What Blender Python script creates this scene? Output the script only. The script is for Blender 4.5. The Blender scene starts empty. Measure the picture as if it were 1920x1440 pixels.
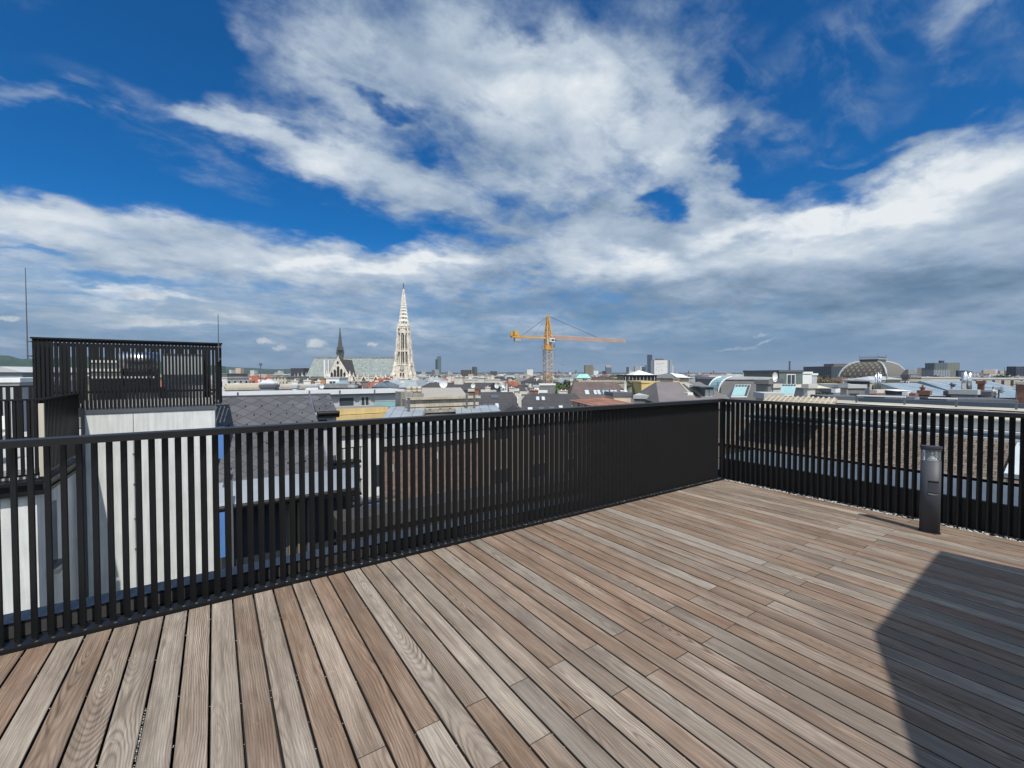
import bpy, math, random
from mathutils import Vector, Matrix
random.seed(7)
R = math.radians
scn = bpy.context.scene
COL = scn.collection
# ------------------------------------------------------------------ camera
F = 823.7; YAW = 0.595724; PITCH = -0.0235690; ROLL = -0.00056647; HC = 1.448
HF = Vector((math.sin(YAW), math.cos(YAW), 0)); RT = Vector((math.cos(YAW), -math.sin(YAW), 0))
FW = (HF * math.cos(PITCH) + Vector((0, 0, math.sin(PITCH)))).normalized()
UP = RT.cross(FW)
R2 = RT * math.cos(ROLL) + UP * math.sin(ROLL); U2 = -RT * math.sin(ROLL) + UP * math.cos(ROLL)
CAMP = Vector((0, 0, HC))
cd = bpy.data.cameras.new('camera'); cam = bpy.data.objects.new('camera', cd); COL.objects.link(cam)
cd.sensor_width = 36; cd.lens = 36 * F / 1920; cd.clip_start = 0.05; cd.clip_end = 60000
m = Matrix((R2, U2, -FW)).transposed().to_4x4(); m.translation = CAMP
cam.matrix_world = m
scn.camera = cam
# ------------------------------------------------------------------ sun, sky, exposure
SUN_EL = R(57.5); SH = Vector((0.205, 0.979, 0)).normalized()     # heading of the shadows
sd = bpy.data.lights.new('sun', 'SUN'); sun = bpy.data.objects.new('sun', sd); COL.objects.link(sun)
sd.energy = 4.4; sd.angle = R(0.53); sd.color = (1.0, 0.955, 0.89)
tosun = Vector((-SH.x * math.cos(SUN_EL), -SH.y * math.cos(SUN_EL), math.sin(SUN_EL)))
sun.rotation_euler = tosun.to_track_quat('Z', 'Y').to_euler(); sun.location = (0, 0, 60)
vs = scn.view_settings; vs.view_transform = 'Standard'; vs.look = 'None'; vs.gamma = 1; vs.exposure = 0.06
vs.use_curve_mapping = False

def ray(px, py):
    return FW + R2 * ((px - 960) / F) + U2 * ((720 - py) / F)
def at(px, py, d):
    """world point seen at that pixel, d metres away along the level view direction"""
    r = ray(px, py); return CAMP + r * (d / r.dot(HF))
def on(px, py, ax, val):
    r = ray(px, py); return CAMP + r * ((val - CAMP[ax]) / r[ax])

class NT:
    def __init__(s, tree): s.t = tree; s.n = tree.nodes; s.l = tree.links
    def node(s, typ, **kw):
        n = s.n.new(typ)
        for k, v in kw.items(): setattr(n, k, v)
        return n
    def put(s, sock, v):
        if v is None: return
        if hasattr(v, 'links') or isinstance(v, bpy.types.NodeSocket): s.l.new(v, sock)
        else: sock.default_value = v
    def m(s, op, a, b=None, c=None, clamp=False):
        n = s.node('ShaderNodeMath', operation=op, use_clamp=clamp)
        s.put(n.inputs[0], a); s.put(n.inputs[1], b); s.put(n.inputs[2], c); return n.outputs[0]
    def vm(s, op, a, b=None, out=0):
        n = s.node('ShaderNodeVectorMath', operation=op); s.put(n.inputs[0], a)
        if b is not None:
            if op == 'SCALE': s.put(n.inputs[3], b)
            else: s.put(n.inputs[1], b)
        return n.outputs[out]
    def xyz(s, x, y, z):
        n = s.node('ShaderNodeCombineXYZ'); s.put(n.inputs[0], x); s.put(n.inputs[1], y); s.put(n.inputs[2], z); return n.outputs[0]
    def sep(s, v):
        n = s.node('ShaderNodeSeparateXYZ'); s.put(n.inputs[0], v); return n.outputs
    def noise(s, vec, scale, detail=4, rough=.5, dist=0., lac=2.0, dim='3D'):
        n = s.node('ShaderNodeTexNoise', noise_dimensions=dim); s.put(n.inputs['Vector'], vec); n.inputs['Scale'].default_value = scale
        n.inputs['Detail'].default_value = detail; n.inputs['Roughness'].default_value = rough; n.inputs['Distortion'].default_value = dist
        n.inputs['Lacunarity'].default_value = lac
        return n.outputs[0]
    def mr(s, v, a, b, c=0., d=1., smooth=False):
        n = s.node('ShaderNodeMapRange', interpolation_type='SMOOTHSTEP' if smooth else 'LINEAR')
        s.put(n.inputs[0], v); s.put(n.inputs[1], a); s.put(n.inputs[2], b); s.put(n.inputs[3], c); s.put(n.inputs[4], d); return n.outputs[0]
    def mix(s, f, a, b, blend='MIX'):
        n = s.node('ShaderNodeMix', data_type='RGBA', blend_type=blend); s.put(n.inputs[0], f)
        s.put(n.inputs[6], a if not isinstance(a, tuple) else (*a[:3], 1)); s.put(n.inputs[7], b if not isinstance(b, tuple) else (*b[:3], 1)); return n.outputs[2]
    def ramp(s, f, stops):
        n = s.node('ShaderNodeValToRGB'); s.put(n.inputs[0], f); e = n.color_ramp.elements
        while len(e) < len(stops): e.new(0.5)
        for q, (p, c) in zip(e, stops): q.position = p; q.color = (*c, 1)
        return n.outputs[0]

# ------------------------------------------------------------------ world: Nishita sky under procedural clouds
w = bpy.data.worlds.new('World'); scn.world = w; w.use_nodes = True
w.node_tree.nodes.clear(); T = NT(w.node_tree)
out = T.node('ShaderNodeOutputWorld'); bg = T.node('ShaderNodeBackground'); bg.inputs[1].default_value = 0.1
T.l.new(bg.outputs[0], out.inputs[0])
sky = T.node('ShaderNodeTexSky', sky_type='NISHITA', sun_disc=False)
sky.sun_elevation = SUN_EL; sky.sun_rotation = math.atan2(tosun.x, tosun.y); sky.altitude = 200; sky.air_density = 1.0; sky.dust_density = 0.6; sky.ozone_density = 2.5
D = T.node('ShaderNodeTexCoord').outputs['Generated']
dx, dy, dz = T.sep(D)
zc = T.m('MAXIMUM', dz, 0.0)
dr = T.vm('DOT_PRODUCT', D, tuple(RT), out=1); df = T.vm('DOT_PRODUCT', D, tuple(HF), out=1)
az = T.m('ARCTAN2', dr, df); el = T.m('ARCSINE', dz)
def deckp(h):
    den = T.m('ADD', zc, h); return T.xyz(T.m('DIVIDE', dr, den), T.m('DIVIDE', df, den), 0.0)
P1 = deckp(0.22); P2 = deckp(0.10)                 # two cloud decks seen in perspective
def azel(px, py):
    r = ray(px, py).normalized(); return (math.atan2(r.dot(RT), r.dot(HF)), math.asin(r.z))
amp = T.mr(el, 0.02, 0.45, 0.22, 1.0)
w1 = T.node('ShaderNodeTexNoise'); T.put(w1.inputs['Vector'], P1); w1.inputs['Scale'].default_value = 3.0; w1.inputs['Detail'].default_value = 5; w1.inputs['Roughness'].default_value = .55
wv = T.vm('SUBTRACT', w1.outputs['Color'], (.5, .5, .5)); wx, wy, _ = T.sep(wv)
aw = T.m('MULTIPLY_ADD', T.m('MULTIPLY', wx, .34), amp, az); ew = T.m('MULTIPLY_ADD', T.m('MULTIPLY', wy, .22), amp, el)
AE = T.xyz(aw, ew, 1.0)
def blob(px, py, rx, ry, ang=0, src=None):
    c, s = math.cos(R(ang)), math.sin(R(ang))
    a0, e0 = azel(px, py)
    ax = azel(px + c * rx * .5, py - s * rx * .5); bx = azel(px + s * ry * .5, py + c * ry * .5)
    A = (ax[0] - a0) * 2; C_ = (ax[1] - e0) * 2; B = (bx[0] - a0) * 2; Dd = (bx[1] - e0) * 2
    det = A * Dd - B * C_
    r1 = (Dd / det, -B / det); r2 = (-C_ / det, A / det)
    s_ = T.vm('DOT_PRODUCT', src or AE, (r1[0], r1[1], -(r1[0] * a0 + r1[1] * e0)), out=1)
    t_ = T.vm('DOT_PRODUCT', src or AE, (r2[0], r2[1], -(r2[0] * a0 + r2[1] * e0)), out=1)
    L = T.vm('LENGTH', T.xyz(s_, t_, 0.0), out=1)
    return T.mr(L, 0.25, 1.35, 1.0, 0.0, True)
def addup(lst, src=None, base=0.0):
    acc = base
    for (px, py, rx, ry, ang, wt) in lst:
        acc = T.m('MULTIPLY_ADD', blob(px, py, rx, ry, ang, src=src), wt, acc)
    return acc
CLOUDS = [ # centre px, py, half sizes, turn, weight
 (600, 100, 190, 90, -38, .34), (500, 235, 230, 34, -14, .32), (720, 150, 220, 120, -30, .42), (900, 100, 200, 100, 0, .25), (330, 250, 160, 16, -14, .22), (1600, 90, 120, 50, 30, .2), (1330, 330, 90, 60, 10, .25), (1480, 250, 150, 16, 28, .22), (1290, 170, 90, 130, 0, .3),
 (1010, 170, 250, 190, -10, .55), (1190, 300, 210, 200, -10, .55), (800, 40, 330, 90, -30, .50), (1230, 60, 240, 110, 0, .28), (620, 290, 300, 62, -22, .60), (400, 215, 190, 30, -12, .34), (230, 205, 110, 12, -4, .2),
 (50, 205, 90, 14, -6, .3), (780, 360, 200, 80, -35, .40), (960, 340, 130, 110, 0, .5), (1050, 470, 240, 70, 0, .5), (1160, 420, 80, 70, 0, .45),
 (1750, 50, 90, 100, -35, .42), (1860, 200, 70, 22, 25, .3), (1840, 330, 260, 100, 22, .62), (1600, 290, 240, 26, 8, .42), (1560, 350, 220, 24, 12, .38), (1500, 210, 160, 30, 18, .16),
 (120, 410, 220, 60, -10, .62), (420, 480, 300, 46, -9, .60), (760, 500, 260, 50, 2, .5), (1330, 480, 320, 90, 0, .7), (1750, 480, 400, 150, 8, .75), (1330, 390, 60, 60, 30, .35), (1450, 410, 200, 50, 0, .4)]
HOLES = [(150, 110, 290, 130, 8, .50), (380, 330, 330, 50, -20, .50), (140, 320, 260, 42, -6, .45), (640, 425, 300, 34, -10, .50), (1490, 120, 80, 150, 12, .42), (560, 60, 60, 120, -30, .2),
 (1740, 225, 150, 50, 22, .36), (1410, 290, 60, 46, -35, .55), (1225, 392, 95, 30, 14, .75), (1560, 320, 150, 14, 8, .30), (720, 182, 90, 16, -18, .42), (220, 525, 130, 18, -3, .40), (60, 470, 60, 10, 0, .3),
 (1900, 90, 60, 90, 0, .35), (1590, 355, 60, 16, 0, .2), (900, 440, 90, 18, -14, .32), (820, 300, 70, 30, -50, .25), (1310, 110, 40, 60, 20, .22), (1000, 30, 60, 40, 0, .2)]
cov = addup(CLOUDS, base=-.10); cov = addup([(a, b, c, d, e, -f) for a, b, c, d, e, f in HOLES], base=cov)
cov = T.m('ADD', cov, T.mr(el, .17, .33, .55, 0.0, True))
cov = T.m('ADD', cov, T.mr(df, .35, -.25, 0, .85))      # unseen broken cloud added behind the viewer to fill the shade
n1 = T.noise(P1, 2.6, 14, .60, .2)
rot = T.node('ShaderNodeVectorRotate', rotation_type='Z_AXIS'); T.put(rot.inputs['Vector'], P1); rot.inputs['Angle'].default_value = R(-38)
n2 = T.noise(T.vm('MULTIPLY', rot.outputs[0], (.9, 1.8, 1)), 5.0, 12, .64, .5)      # combed by the wind
n3 = T.noise(T.vm('ADD', P1, (5., 3., 0)), 9.0, 10, .62, .1)
nn = T.m('ADD', T.m('MULTIPLY', T.m('SUBTRACT', n1, .5), 1.35), T.m('ADD', T.m('MULTIPLY', T.m('SUBTRACT', n2, .5), .60), T.m('MULTIPLY', T.m('SUBTRACT', n3, .5), .85)))
raw = T.m('ADD', cov, T.m('MULTIPLY', nn, T.mr(el, .03, .3, .5, 1.0)))
wisp = addup([(90, 205, 170, 16, -5, .55), (420, 225, 260, 36, -10, .45), (1560, 110, 190, 80, 35, .5), (1500, 240, 220, 40, 20, .4), (1880, 60, 90, 80, 30, .35), (380, 300, 200, 26, -22, .3), (1400, 120, 60, 120, 10, .45), (700, 190, 120, 50, -20, .3)])
wisp = T.m('MULTIPLY', wisp, T.mr(n2, .40, .72, 0, 1, True))
dens = T.m('MULTIPLY', T.mr(raw, -.10, 0.80, 0, 1, True), T.mr(n2, .30, .60, .80, 1.10), clamp=True)
dens = T.m('MAXIMUM', dens, T.m('MULTIPLY', wisp, .9))
scn.world.cycles.sampling_method = 'MANUAL'; scn.world.cycles.sample_map_resolution = 512
thick = T.mr(raw, 0.45, 1.2, 0, 1, True)
GREY = [(1450, 560, 520, 60, 6, .60), (1800, 545, 300, 60, 8, .62), (960, 575, 300, 34, 0, .55), (1050, 520, 300, 30, 0, .3), (560, 560, 200, 30, 0, .25), (1180, 420, 120, 50, -10, .32), (980, 420, 150, 40, 10, .35), (1330, 490, 100, 36, 20, .35), (1500, 650, 500, 40, 0, .35), (900, 90, 300, 30, -15, .25), (1900, 400, 150, 60, 0, .25), (300, 500, 300, 20, -8, .2), (1700, 430, 200, 20, 10, .18)]
WHT = [(1080, 210, 230, 150, -10, .42), (1480, 425, 240, 34, 6, .5), (1180, 500, 260, 22, 4, .35), (720, 500, 200, 18, 4, .45), (1860, 290, 200, 50, 20, .3), (1680, 370, 220, 40, 10, .35), (280, 552, 130, 10, -4, .55), (300, 602, 140, 10, 0, .4), (160, 400, 180, 36, -12, .18), (640, 280, 200, 40, -22, .15)]
lum = addup(WHT, base=.48); lum = addup([(a, b, c, d, e, -f * .70) for a, b, c, d, e, f in GREY], base=lum)
la = T.mr(el, .0, .35, .55, 1.0)
ln = T.noise(T.vm('ADD', P1, (0.05, 0.09, 3.0)), 3.2, 12, .60, .25); ln2 = T.noise(T.vm('MULTIPLY', T.vm('ADD', P2, (0, 0, 7.0)), (1, 1, 1)), 2.2, 8, .55, .2)
lum = T.m('MULTIPLY_ADD', T.m('MULTIPLY', T.m('SUBTRACT', ln, .5), 1.25), la, lum)
lum = T.m('MULTIPLY_ADD', T.m('SUBTRACT', n1, .5), .70, lum)
lum = T.m('MULTIPLY_ADD', T.m('SUBTRACT', ln2, .5), .35, lum)
lum = T.m('MULTIPLY_ADD', thick, .12, lum)
lum = T.m('ADD', lum, T.m('MULTIPLY', T.mr(el, .05, .12, 0, .16, True), T.mr(el, .30, .42, 1, 0, True)))
lum = T.m('ADD', lum, T.m('MULTIPLY', T.mr(az, .1, -.5, 0, .14), T.mr(el, .04, .1, 0, 1)))
lum = T.m('MULTIPLY_ADD', T.m('SUBTRACT', lum, .5), .82, .45)
ccol = T.ramp(lum, [(0.0, (.105, .19, .30)), (.25, (.20, .29, .41)), (.5, (.34, .43, .55)), (.75, (.52, .60, .69)), (1.0, (.78, .82, .85))])
ccol = T.vm('SCALE', ccol, T.mr(df, .25, -.45, 10.0, 17.0))      # unseen cloud behind the viewer brightened to lift the shade
blue = T.vm('MULTIPLY', sky.outputs[0], (0.02, 0.53, 1.00))          # the clear blue, deepened the way the photograph's is
veilc = T.vm('SCALE', T.ramp(T.mr(el, 0.0, .22), [(0, (.135, .235, .355)), (.3, (.115, .225, .37)), (.6, (.15, .27, .42)), (1, (.22, .37, .56))]), 10.0)
base = T.mix(T.mr(el, 0.02, 0.30, 0.95, 0.0, True), blue, veilc)
ccol = T.mix(T.mr(el, .0, .13, .70, .0, True), ccol, veilc)
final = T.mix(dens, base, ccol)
low = T.noise(T.vm('MULTIPLY', T.xyz(az, el, 0.0), (1.0, 3.6, 1)), 4.2, 10, .58, .3)      # bank of small cumulus over the horizon
lowm = T.m('MULTIPLY', T.m('MULTIPLY', T.mr(low, .52, .62, 0, 1, True), T.mr(el, .012, .05, 0, 1, True)), T.mr(el, .10, .20, 1, 0, True))
lowc = T.vm('SCALE', T.ramp(T.mr(low, .52, .72), [(0, (.22, .32, .44)), (.6, (.38, .47, .57)), (1, (.66, .71, .74))]), 10.0)
final = T.mix(T.m('MULTIPLY', lowm, T.mr(az, .3, -.5, .28, .9)), final, lowc)
PUFF = [(595, 644, 21, 9, 4), (525, 650, 15, 7, 6), (498, 640, 18, 6, 0), (700, 648, 14, 4, 6), (280, 553, 60, 9, -3), (300, 602, 70, 9, 0), (20, 596, 26, 7, 0), (1440, 640, 34, 5, 18), (1385, 655, 55, 5, 3), (1120, 652, 24, 6, 4), (1430, 628, 20, 5, 10)]
pn_ = T.node('ShaderNodeTexNoise'); T.put(pn_.inputs['Vector'], T.xyz(az, el, 0.)); pn_.inputs['Scale'].default_value = 24; pn_.inputs['Detail'].default_value = 5; pn_.inputs['Roughness'].default_value = .65
qx, qy, _ = T.sep(T.vm('SUBTRACT', pn_.outputs['Color'], (.5, .5, .5)))
AE2 = T.xyz(T.m('MULTIPLY_ADD', qx, .060, az), T.m('MULTIPLY_ADD', qy, .034, el), 1.0)
pf = T.m('MINIMUM', addup([(a, b, c, d, e, 1.0 if i < 7 else .5) for i, (a, b, c, d, e) in enumerate(PUFF)], src=AE2), 1.0)
pc = T.ramp(T.mr(pn_.outputs[0], .35, .65), [(0, (.36, .44, .53)), (1, (.66, .70, .73))])
final = T.mix(T.m('MULTIPLY', T.mr(pf, .15, .9, 0, 1, True), .85), final, T.vm('SCALE', pc, 10.))
final = T.mix(T.mr(dz, 0.0, -0.04), final, (1.2, 1.4, 1.6))
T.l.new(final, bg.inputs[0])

# ------------------------------------------------------------------ helpers
def tag(o, label=None, cat=None, group=None, kind=None):
    if label: o['label'] = label
    if cat: o['category'] = cat
    if group: o['group'] = group
    if kind: o['kind'] = kind
    return o
class MB:
    def __init__(s): s.v = []; s.f = []; s.mi = []; s.uv = []
    def face(s, pts, mi=0, uv=None):
        b = len(s.v); s.v += [tuple(p) for p in pts]; s.f.append(tuple(range(b, b + len(pts)))); s.mi.append(mi); s.uv.append(uv); return s
    def mesh(s, vs_, fs, mi=0):
        b = len(s.v); s.v += [tuple(p) for p in vs_]
        for f in fs: s.f.append(tuple(b + i for i in f)); s.mi.append(mi); s.uv.append(None)
        return s
    def hexa(s, a, mi=0):          # 8 points: bottom loop 0-3, top loop 4-7 (counterclockwise from above)
        return s.mesh(a, [(3, 2, 1, 0), (4, 5, 6, 7), (0, 1, 5, 4), (1, 2, 6, 5), (2, 3, 7, 6), (3, 0, 4, 7)], mi)
    def box(s, x0, x1, y0, y1, z0, z1, mi=0):
        return s.hexa([(x0, y0, z0), (x1, y0, z0), (x1, y1, z0), (x0, y1, z0), (x0, y0, z1), (x1, y0, z1), (x1, y1, z1), (x0, y1, z1)], mi)
    def prism(s, poly, z0, z1, mi=0):
        n = len(poly); vs_ = [(x, y, z0) for x, y in poly] + [(x, y, z1) for x, y in poly]
        return s.mesh(vs_, [tuple(range(n - 1, -1, -1)), tuple(range(n, 2 * n))] + [(i, (i + 1) % n, n + (i + 1) % n, n + i) for i in range(n)], mi)
    def tube(s, p, q, r, n=6, r2=None, mi=0):
        p = Vector(p); q = Vector(q); r2 = r if r2 is None else r2
        d = (q - p).normalized(); a = d.orthogonal().normalized(); b = d.cross(a)
        vs_ = [p + (a * math.cos(2 * math.pi * i / n) + b * math.sin(2 * math.pi * i / n)) * r for i in range(n)]
        vs_ += [q + (a * math.cos(2 * math.pi * i / n) + b * math.sin(2 * math.pi * i / n)) * r2 for i in range(n)]
        return s.mesh(vs_, [tuple(range(n - 1, -1, -1)), tuple(range(n, 2 * n))] + [(i, (i + 1) % n, n + (i + 1) % n, n + i) for i in range(n)], mi)
    def cone(s, c, r, z0, z1, n=8, r2=0.0, rot=0, mi=0):
        x, y = c
        b = [(x + r * math.cos(rot + 2 * math.pi * i / n), y + r * math.sin(rot + 2 * math.pi * i / n), z0) for i in range(n)]
        if r2 <= 0:
            return s.mesh(b + [(x, y, z1)], [tuple(range(n - 1, -1, -1))] + [(i, (i + 1) % n, n) for i in range(n)], mi)
        t = [(x + r2 * math.cos(rot + 2 * math.pi * i / n), y + r2 * math.sin(rot + 2 * math.pi * i / n), z1) for i in range(n)]
        return s.mesh(b + t, [tuple(range(n - 1, -1, -1)), tuple(range(n, 2 * n))] + [(i, (i + 1) % n, n + (i + 1) % n, n + i) for i in range(n)], mi)
    def build(s, name, mats, parent=None, smooth=False, offset=None):
        me = bpy.data.meshes.new(name)
        vv = s.v if offset is None else [(a - offset[0], b - offset[1], c - offset[2]) for a, b, c in s.v]
        me.from_pydata(vv, [], s.f)
        if not isinstance(mats, (list, tuple)): mats = [mats]
        for mm in mats: me.materials.append(mm)
        me.polygons.foreach_set('material_index', s.mi)
        if any(u is not None for u in s.uv):
            ul = me.uv_layers.new(name='UVMap'); k = 0
            for u, f in zip(s.uv, s.f):
                for j in range(len(f)):
                    ul.data[k].uv = u[j] if u is not None else (0, 0); k += 1
        if smooth:
            for p in me.polygons: p.use_smooth = True
        me.update()
        o = bpy.data.objects.new(name, me); COL.objects.link(o)
        if parent is not None: o.parent = parent
        return o
def thing(name, label, cat, loc=(0, 0, 0), rz=0, group=None):
    o = bpy.data.objects.new(name, None); COL.objects.link(o); o.location = loc; o.rotation_euler = (0, 0, rz); o.empty_display_size = .3
    return tag(o, label, cat, group)
def cp(o, parent, loc=None):
    c = o.copy(); COL.objects.link(c); c.parent = parent
    if loc is not None: c.location = loc
    return c

# ------------------------------------------------------------------ materials
MATS = {}
def mat(name, col, rough=.8, var=.15, scale=1.0, metal=0.0, bump=0.0, bscale=None, spec=.5, streak=0.0, coord='Position'):
    if name in MATS: return MATS[name]
    mm = bpy.data.materials.new(name); mm.use_nodes = True; t = NT(mm.node_tree); b = mm.node_tree.nodes['Principled BSDF']
    b.inputs['Roughness'].default_value = rough; b.inputs['Metallic'].default_value = metal; b.inputs['Specular IOR Level'].default_value = spec
    P = t.node('ShaderNodeNewGeometry').outputs['Position'] if coord == 'Position' else t.node('ShaderNodeTexCoord').outputs['Object']
    n = t.noise(P, scale, 6, .6)
    f = t.mr(n, .3, .7, 1 - var, 1 + var)
    if streak:
        n2 = t.noise(t.vm('MULTIPLY', P, (6, 6, .35)), scale * 1.5, 5, .6)
        f = t.m('MULTIPLY', f, t.mr(n2, .35, .7, 1 - streak, 1 + streak * .4))
    c = t.vm('SCALE', (col[0], col[1], col[2]), f); t.l.new(c, b.inputs['Base Color'])
    if bump:
        bn = t.node('ShaderNodeBump'); bn.inputs['Strength'].default_value = bump; bn.inputs['Distance'].default_value = .02
        t.l.new(t.noise(P, bscale or scale * 8, 5, .6), bn.inputs['Height']); t.l.new(bn.outputs[0], b.inputs['Normal'])
    MATS[name] = mm; return mm
def glassy(name, col, rough=.12):
    return mat(name, col, rough, .1, 2., spec=.8)
def walls(name, col, glass=(.035, .045, .055), su=2.6, sv=3.4, wu=(.30, .66), wv=(.28, .78), var=.12, rough=.85, trim=1.25):
    """rendered facade with a regular grid of window openings"""
    if name in MATS: return MATS[name]
    mm = bpy.data.materials.new(name); mm.use_nodes = True; t = NT(mm.node_tree); b = mm.node_tree.nodes['Principled BSDF']
    ob = t.node('ShaderNodeTexCoord').outputs['Object']; x, y, z = t.sep(ob)
    nz = t.sep(t.node('ShaderNodeNewGeometry').outputs['Normal'])[2]
    s = t.m('ADD', x, y)
    a = t.m('FRACT', t.m('DIVIDE', s, su)); c = t.m('FRACT', t.m('DIVIDE', z, sv))
    def band(v, lo, hi): return t.m('MULTIPLY', t.m('GREATER_THAN', v, lo), t.m('LESS_THAN', v, hi))
    inw = t.m('MULTIPLY', band(a, *wu), band(c, *wv))
    fr = t.m('MULTIPLY', band(a, wu[0] - .06, wu[1] + .06), band(c, wv[0] - .05, wv[1] + .06))
    side = t.m('LESS_THAN', t.m('ABSOLUTE', nz), .3)
    inw = t.m('MULTIPLY', inw, side); fr = t.m('MULTIPLY', fr, side)
    P = t.node('ShaderNodeNewGeometry').outputs['Position']
    f = t.mr(t.noise(P, .25, 6, .6), .3, .7, 1 - var, 1 + var)
    base = t.vm('SCALE', (col[0], col[1], col[2]), f)
    base = t.mix(fr, base, tuple(min(.8, q * trim) for q in col))
    base = t.mix(inw, base, glass)
    t.l.new(base, b.inputs['Base Color']); t.l.new(t.mr(inw, 0, 1, rough, .15), b.inputs['Roughness'])
    MATS[name] = mm; return mm
def tiles(name, col, pitch=.35, var=.3, rough=.85, col2=None):
    """roof covering with courses running along the roof (object z)"""
    if name in MATS: return MATS[name]
    mm = bpy.data.materials.new(name); mm.use_nodes = True; t = NT(mm.node_tree); b = mm.node_tree.nodes['Principled BSDF']
    b.inputs['Roughness'].default_value = rough
    ob = t.node('ShaderNodeTexCoord').outputs['Object']; x, y, z = t.sep(ob)
    s = t.m('ADD', x, t.m('MULTIPLY', y, .37))
    row = t.m('DIVIDE', z, pitch); c = t.m('FRACT', row)
    br = t.node('ShaderNodeTexNoise'); t.put(br.inputs['Vector'], t.xyz(t.m('FLOOR', t.m('DIVIDE', s, pitch * 1.1)), t.m('FLOOR', row), 0)); br.inputs['Scale'].default_value = 2.7
    f = t.mr(br.outputs[0], .3, .7, 1 - var, 1 + var)
    f = t.m('MULTIPLY', f, t.mr(t.noise(ob, .35, 5, .6), .3, .7, .85, 1.15))
    f = t.m('MULTIPLY', f, t.mr(c, 0, .18, .6, 1.0))
    t.l.new(t.vm('SCALE', (col[0], col[1], col[2]), f), b.inputs['Base Color'])
    MATS[name] = mm; return mm
def seams(name, col, pitch=.6, rough=.45, metal=.3):
    if name in MATS: return MATS[name]
    mm = bpy.data.materials.new(name); mm.use_nodes = True; t = NT(mm.node_tree); b = mm.node_tree.nodes['Principled BSDF']
    b.inputs['Roughness'].default_value = rough; b.inputs['Metallic'].default_value = metal
    ob = t.node('ShaderNodeTexCoord').outputs['Object']; x, y, z = t.sep(ob)
    a = t.m('FRACT', t.m('DIVIDE', x, pitch)); ln = t.m('LESS_THAN', a, .07)
    f = t.m('MULTIPLY', t.mr(t.noise(ob, .8, 6, .6), .3, .7, .8, 1.18), t.mr(ln, 0, 1, 1, .45))
    t.l.new(t.vm('SCALE', (col[0], col[1], col[2]), f), b.inputs['Base Color'])
    MATS[name] = mm; return mm

M_black = mat('black_powder_coat', (.0075, .0075, .008), .5, .12, 3., bump=.03, bscale=220, spec=.3)
M_rail = mat('black_handrail', (.011, .0112, .012), .42, .1, 3., bump=.02, bscale=200, spec=.4)
M_anth = mat('anthracite_sheet', (.035, .045, .06), .28, .12, 1.5, metal=.75, bump=.04, bscale=6)
M_anthw = mat('anthracite_upstand', (.045, .044, .043), .7, .2, 3., bump=.1)
M_render = mat('white_render', (.66, .67, .645), .9, .09, 1.6, bump=.35, bscale=90, streak=.16)
M_render2 = mat('shaded_side_render', (.56, .58, .56), .9, .05, 1.2, bump=.2, bscale=90)
M_trim = mat('grey_metal_trim', (.12, .125, .14), .45, .1, 2., metal=.3)
M_pebble = mat('white_pebble', (.40, .395, .38), .7, .6, 55.)
M_under = mat('dark_underlay', (.012, .011, .010), .95, .3, 5.)
M_glassd = glassy('dark_window_glass', (.03, .04, .05))
M_glassb = glassy('sky_lit_glass', (.10, .22, .48), .06)
M_silver = mat('galvanised_sheet', (.62, .64, .65), .24, .15, 2., metal=.85, streak=.1)
M_white = mat('white_paint', (.74, .74, .71), .6, .08, 1.)
M_pipe = mat('dark_grey_pipe', (.10, .105, .12), .5, .1, 3.)

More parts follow.
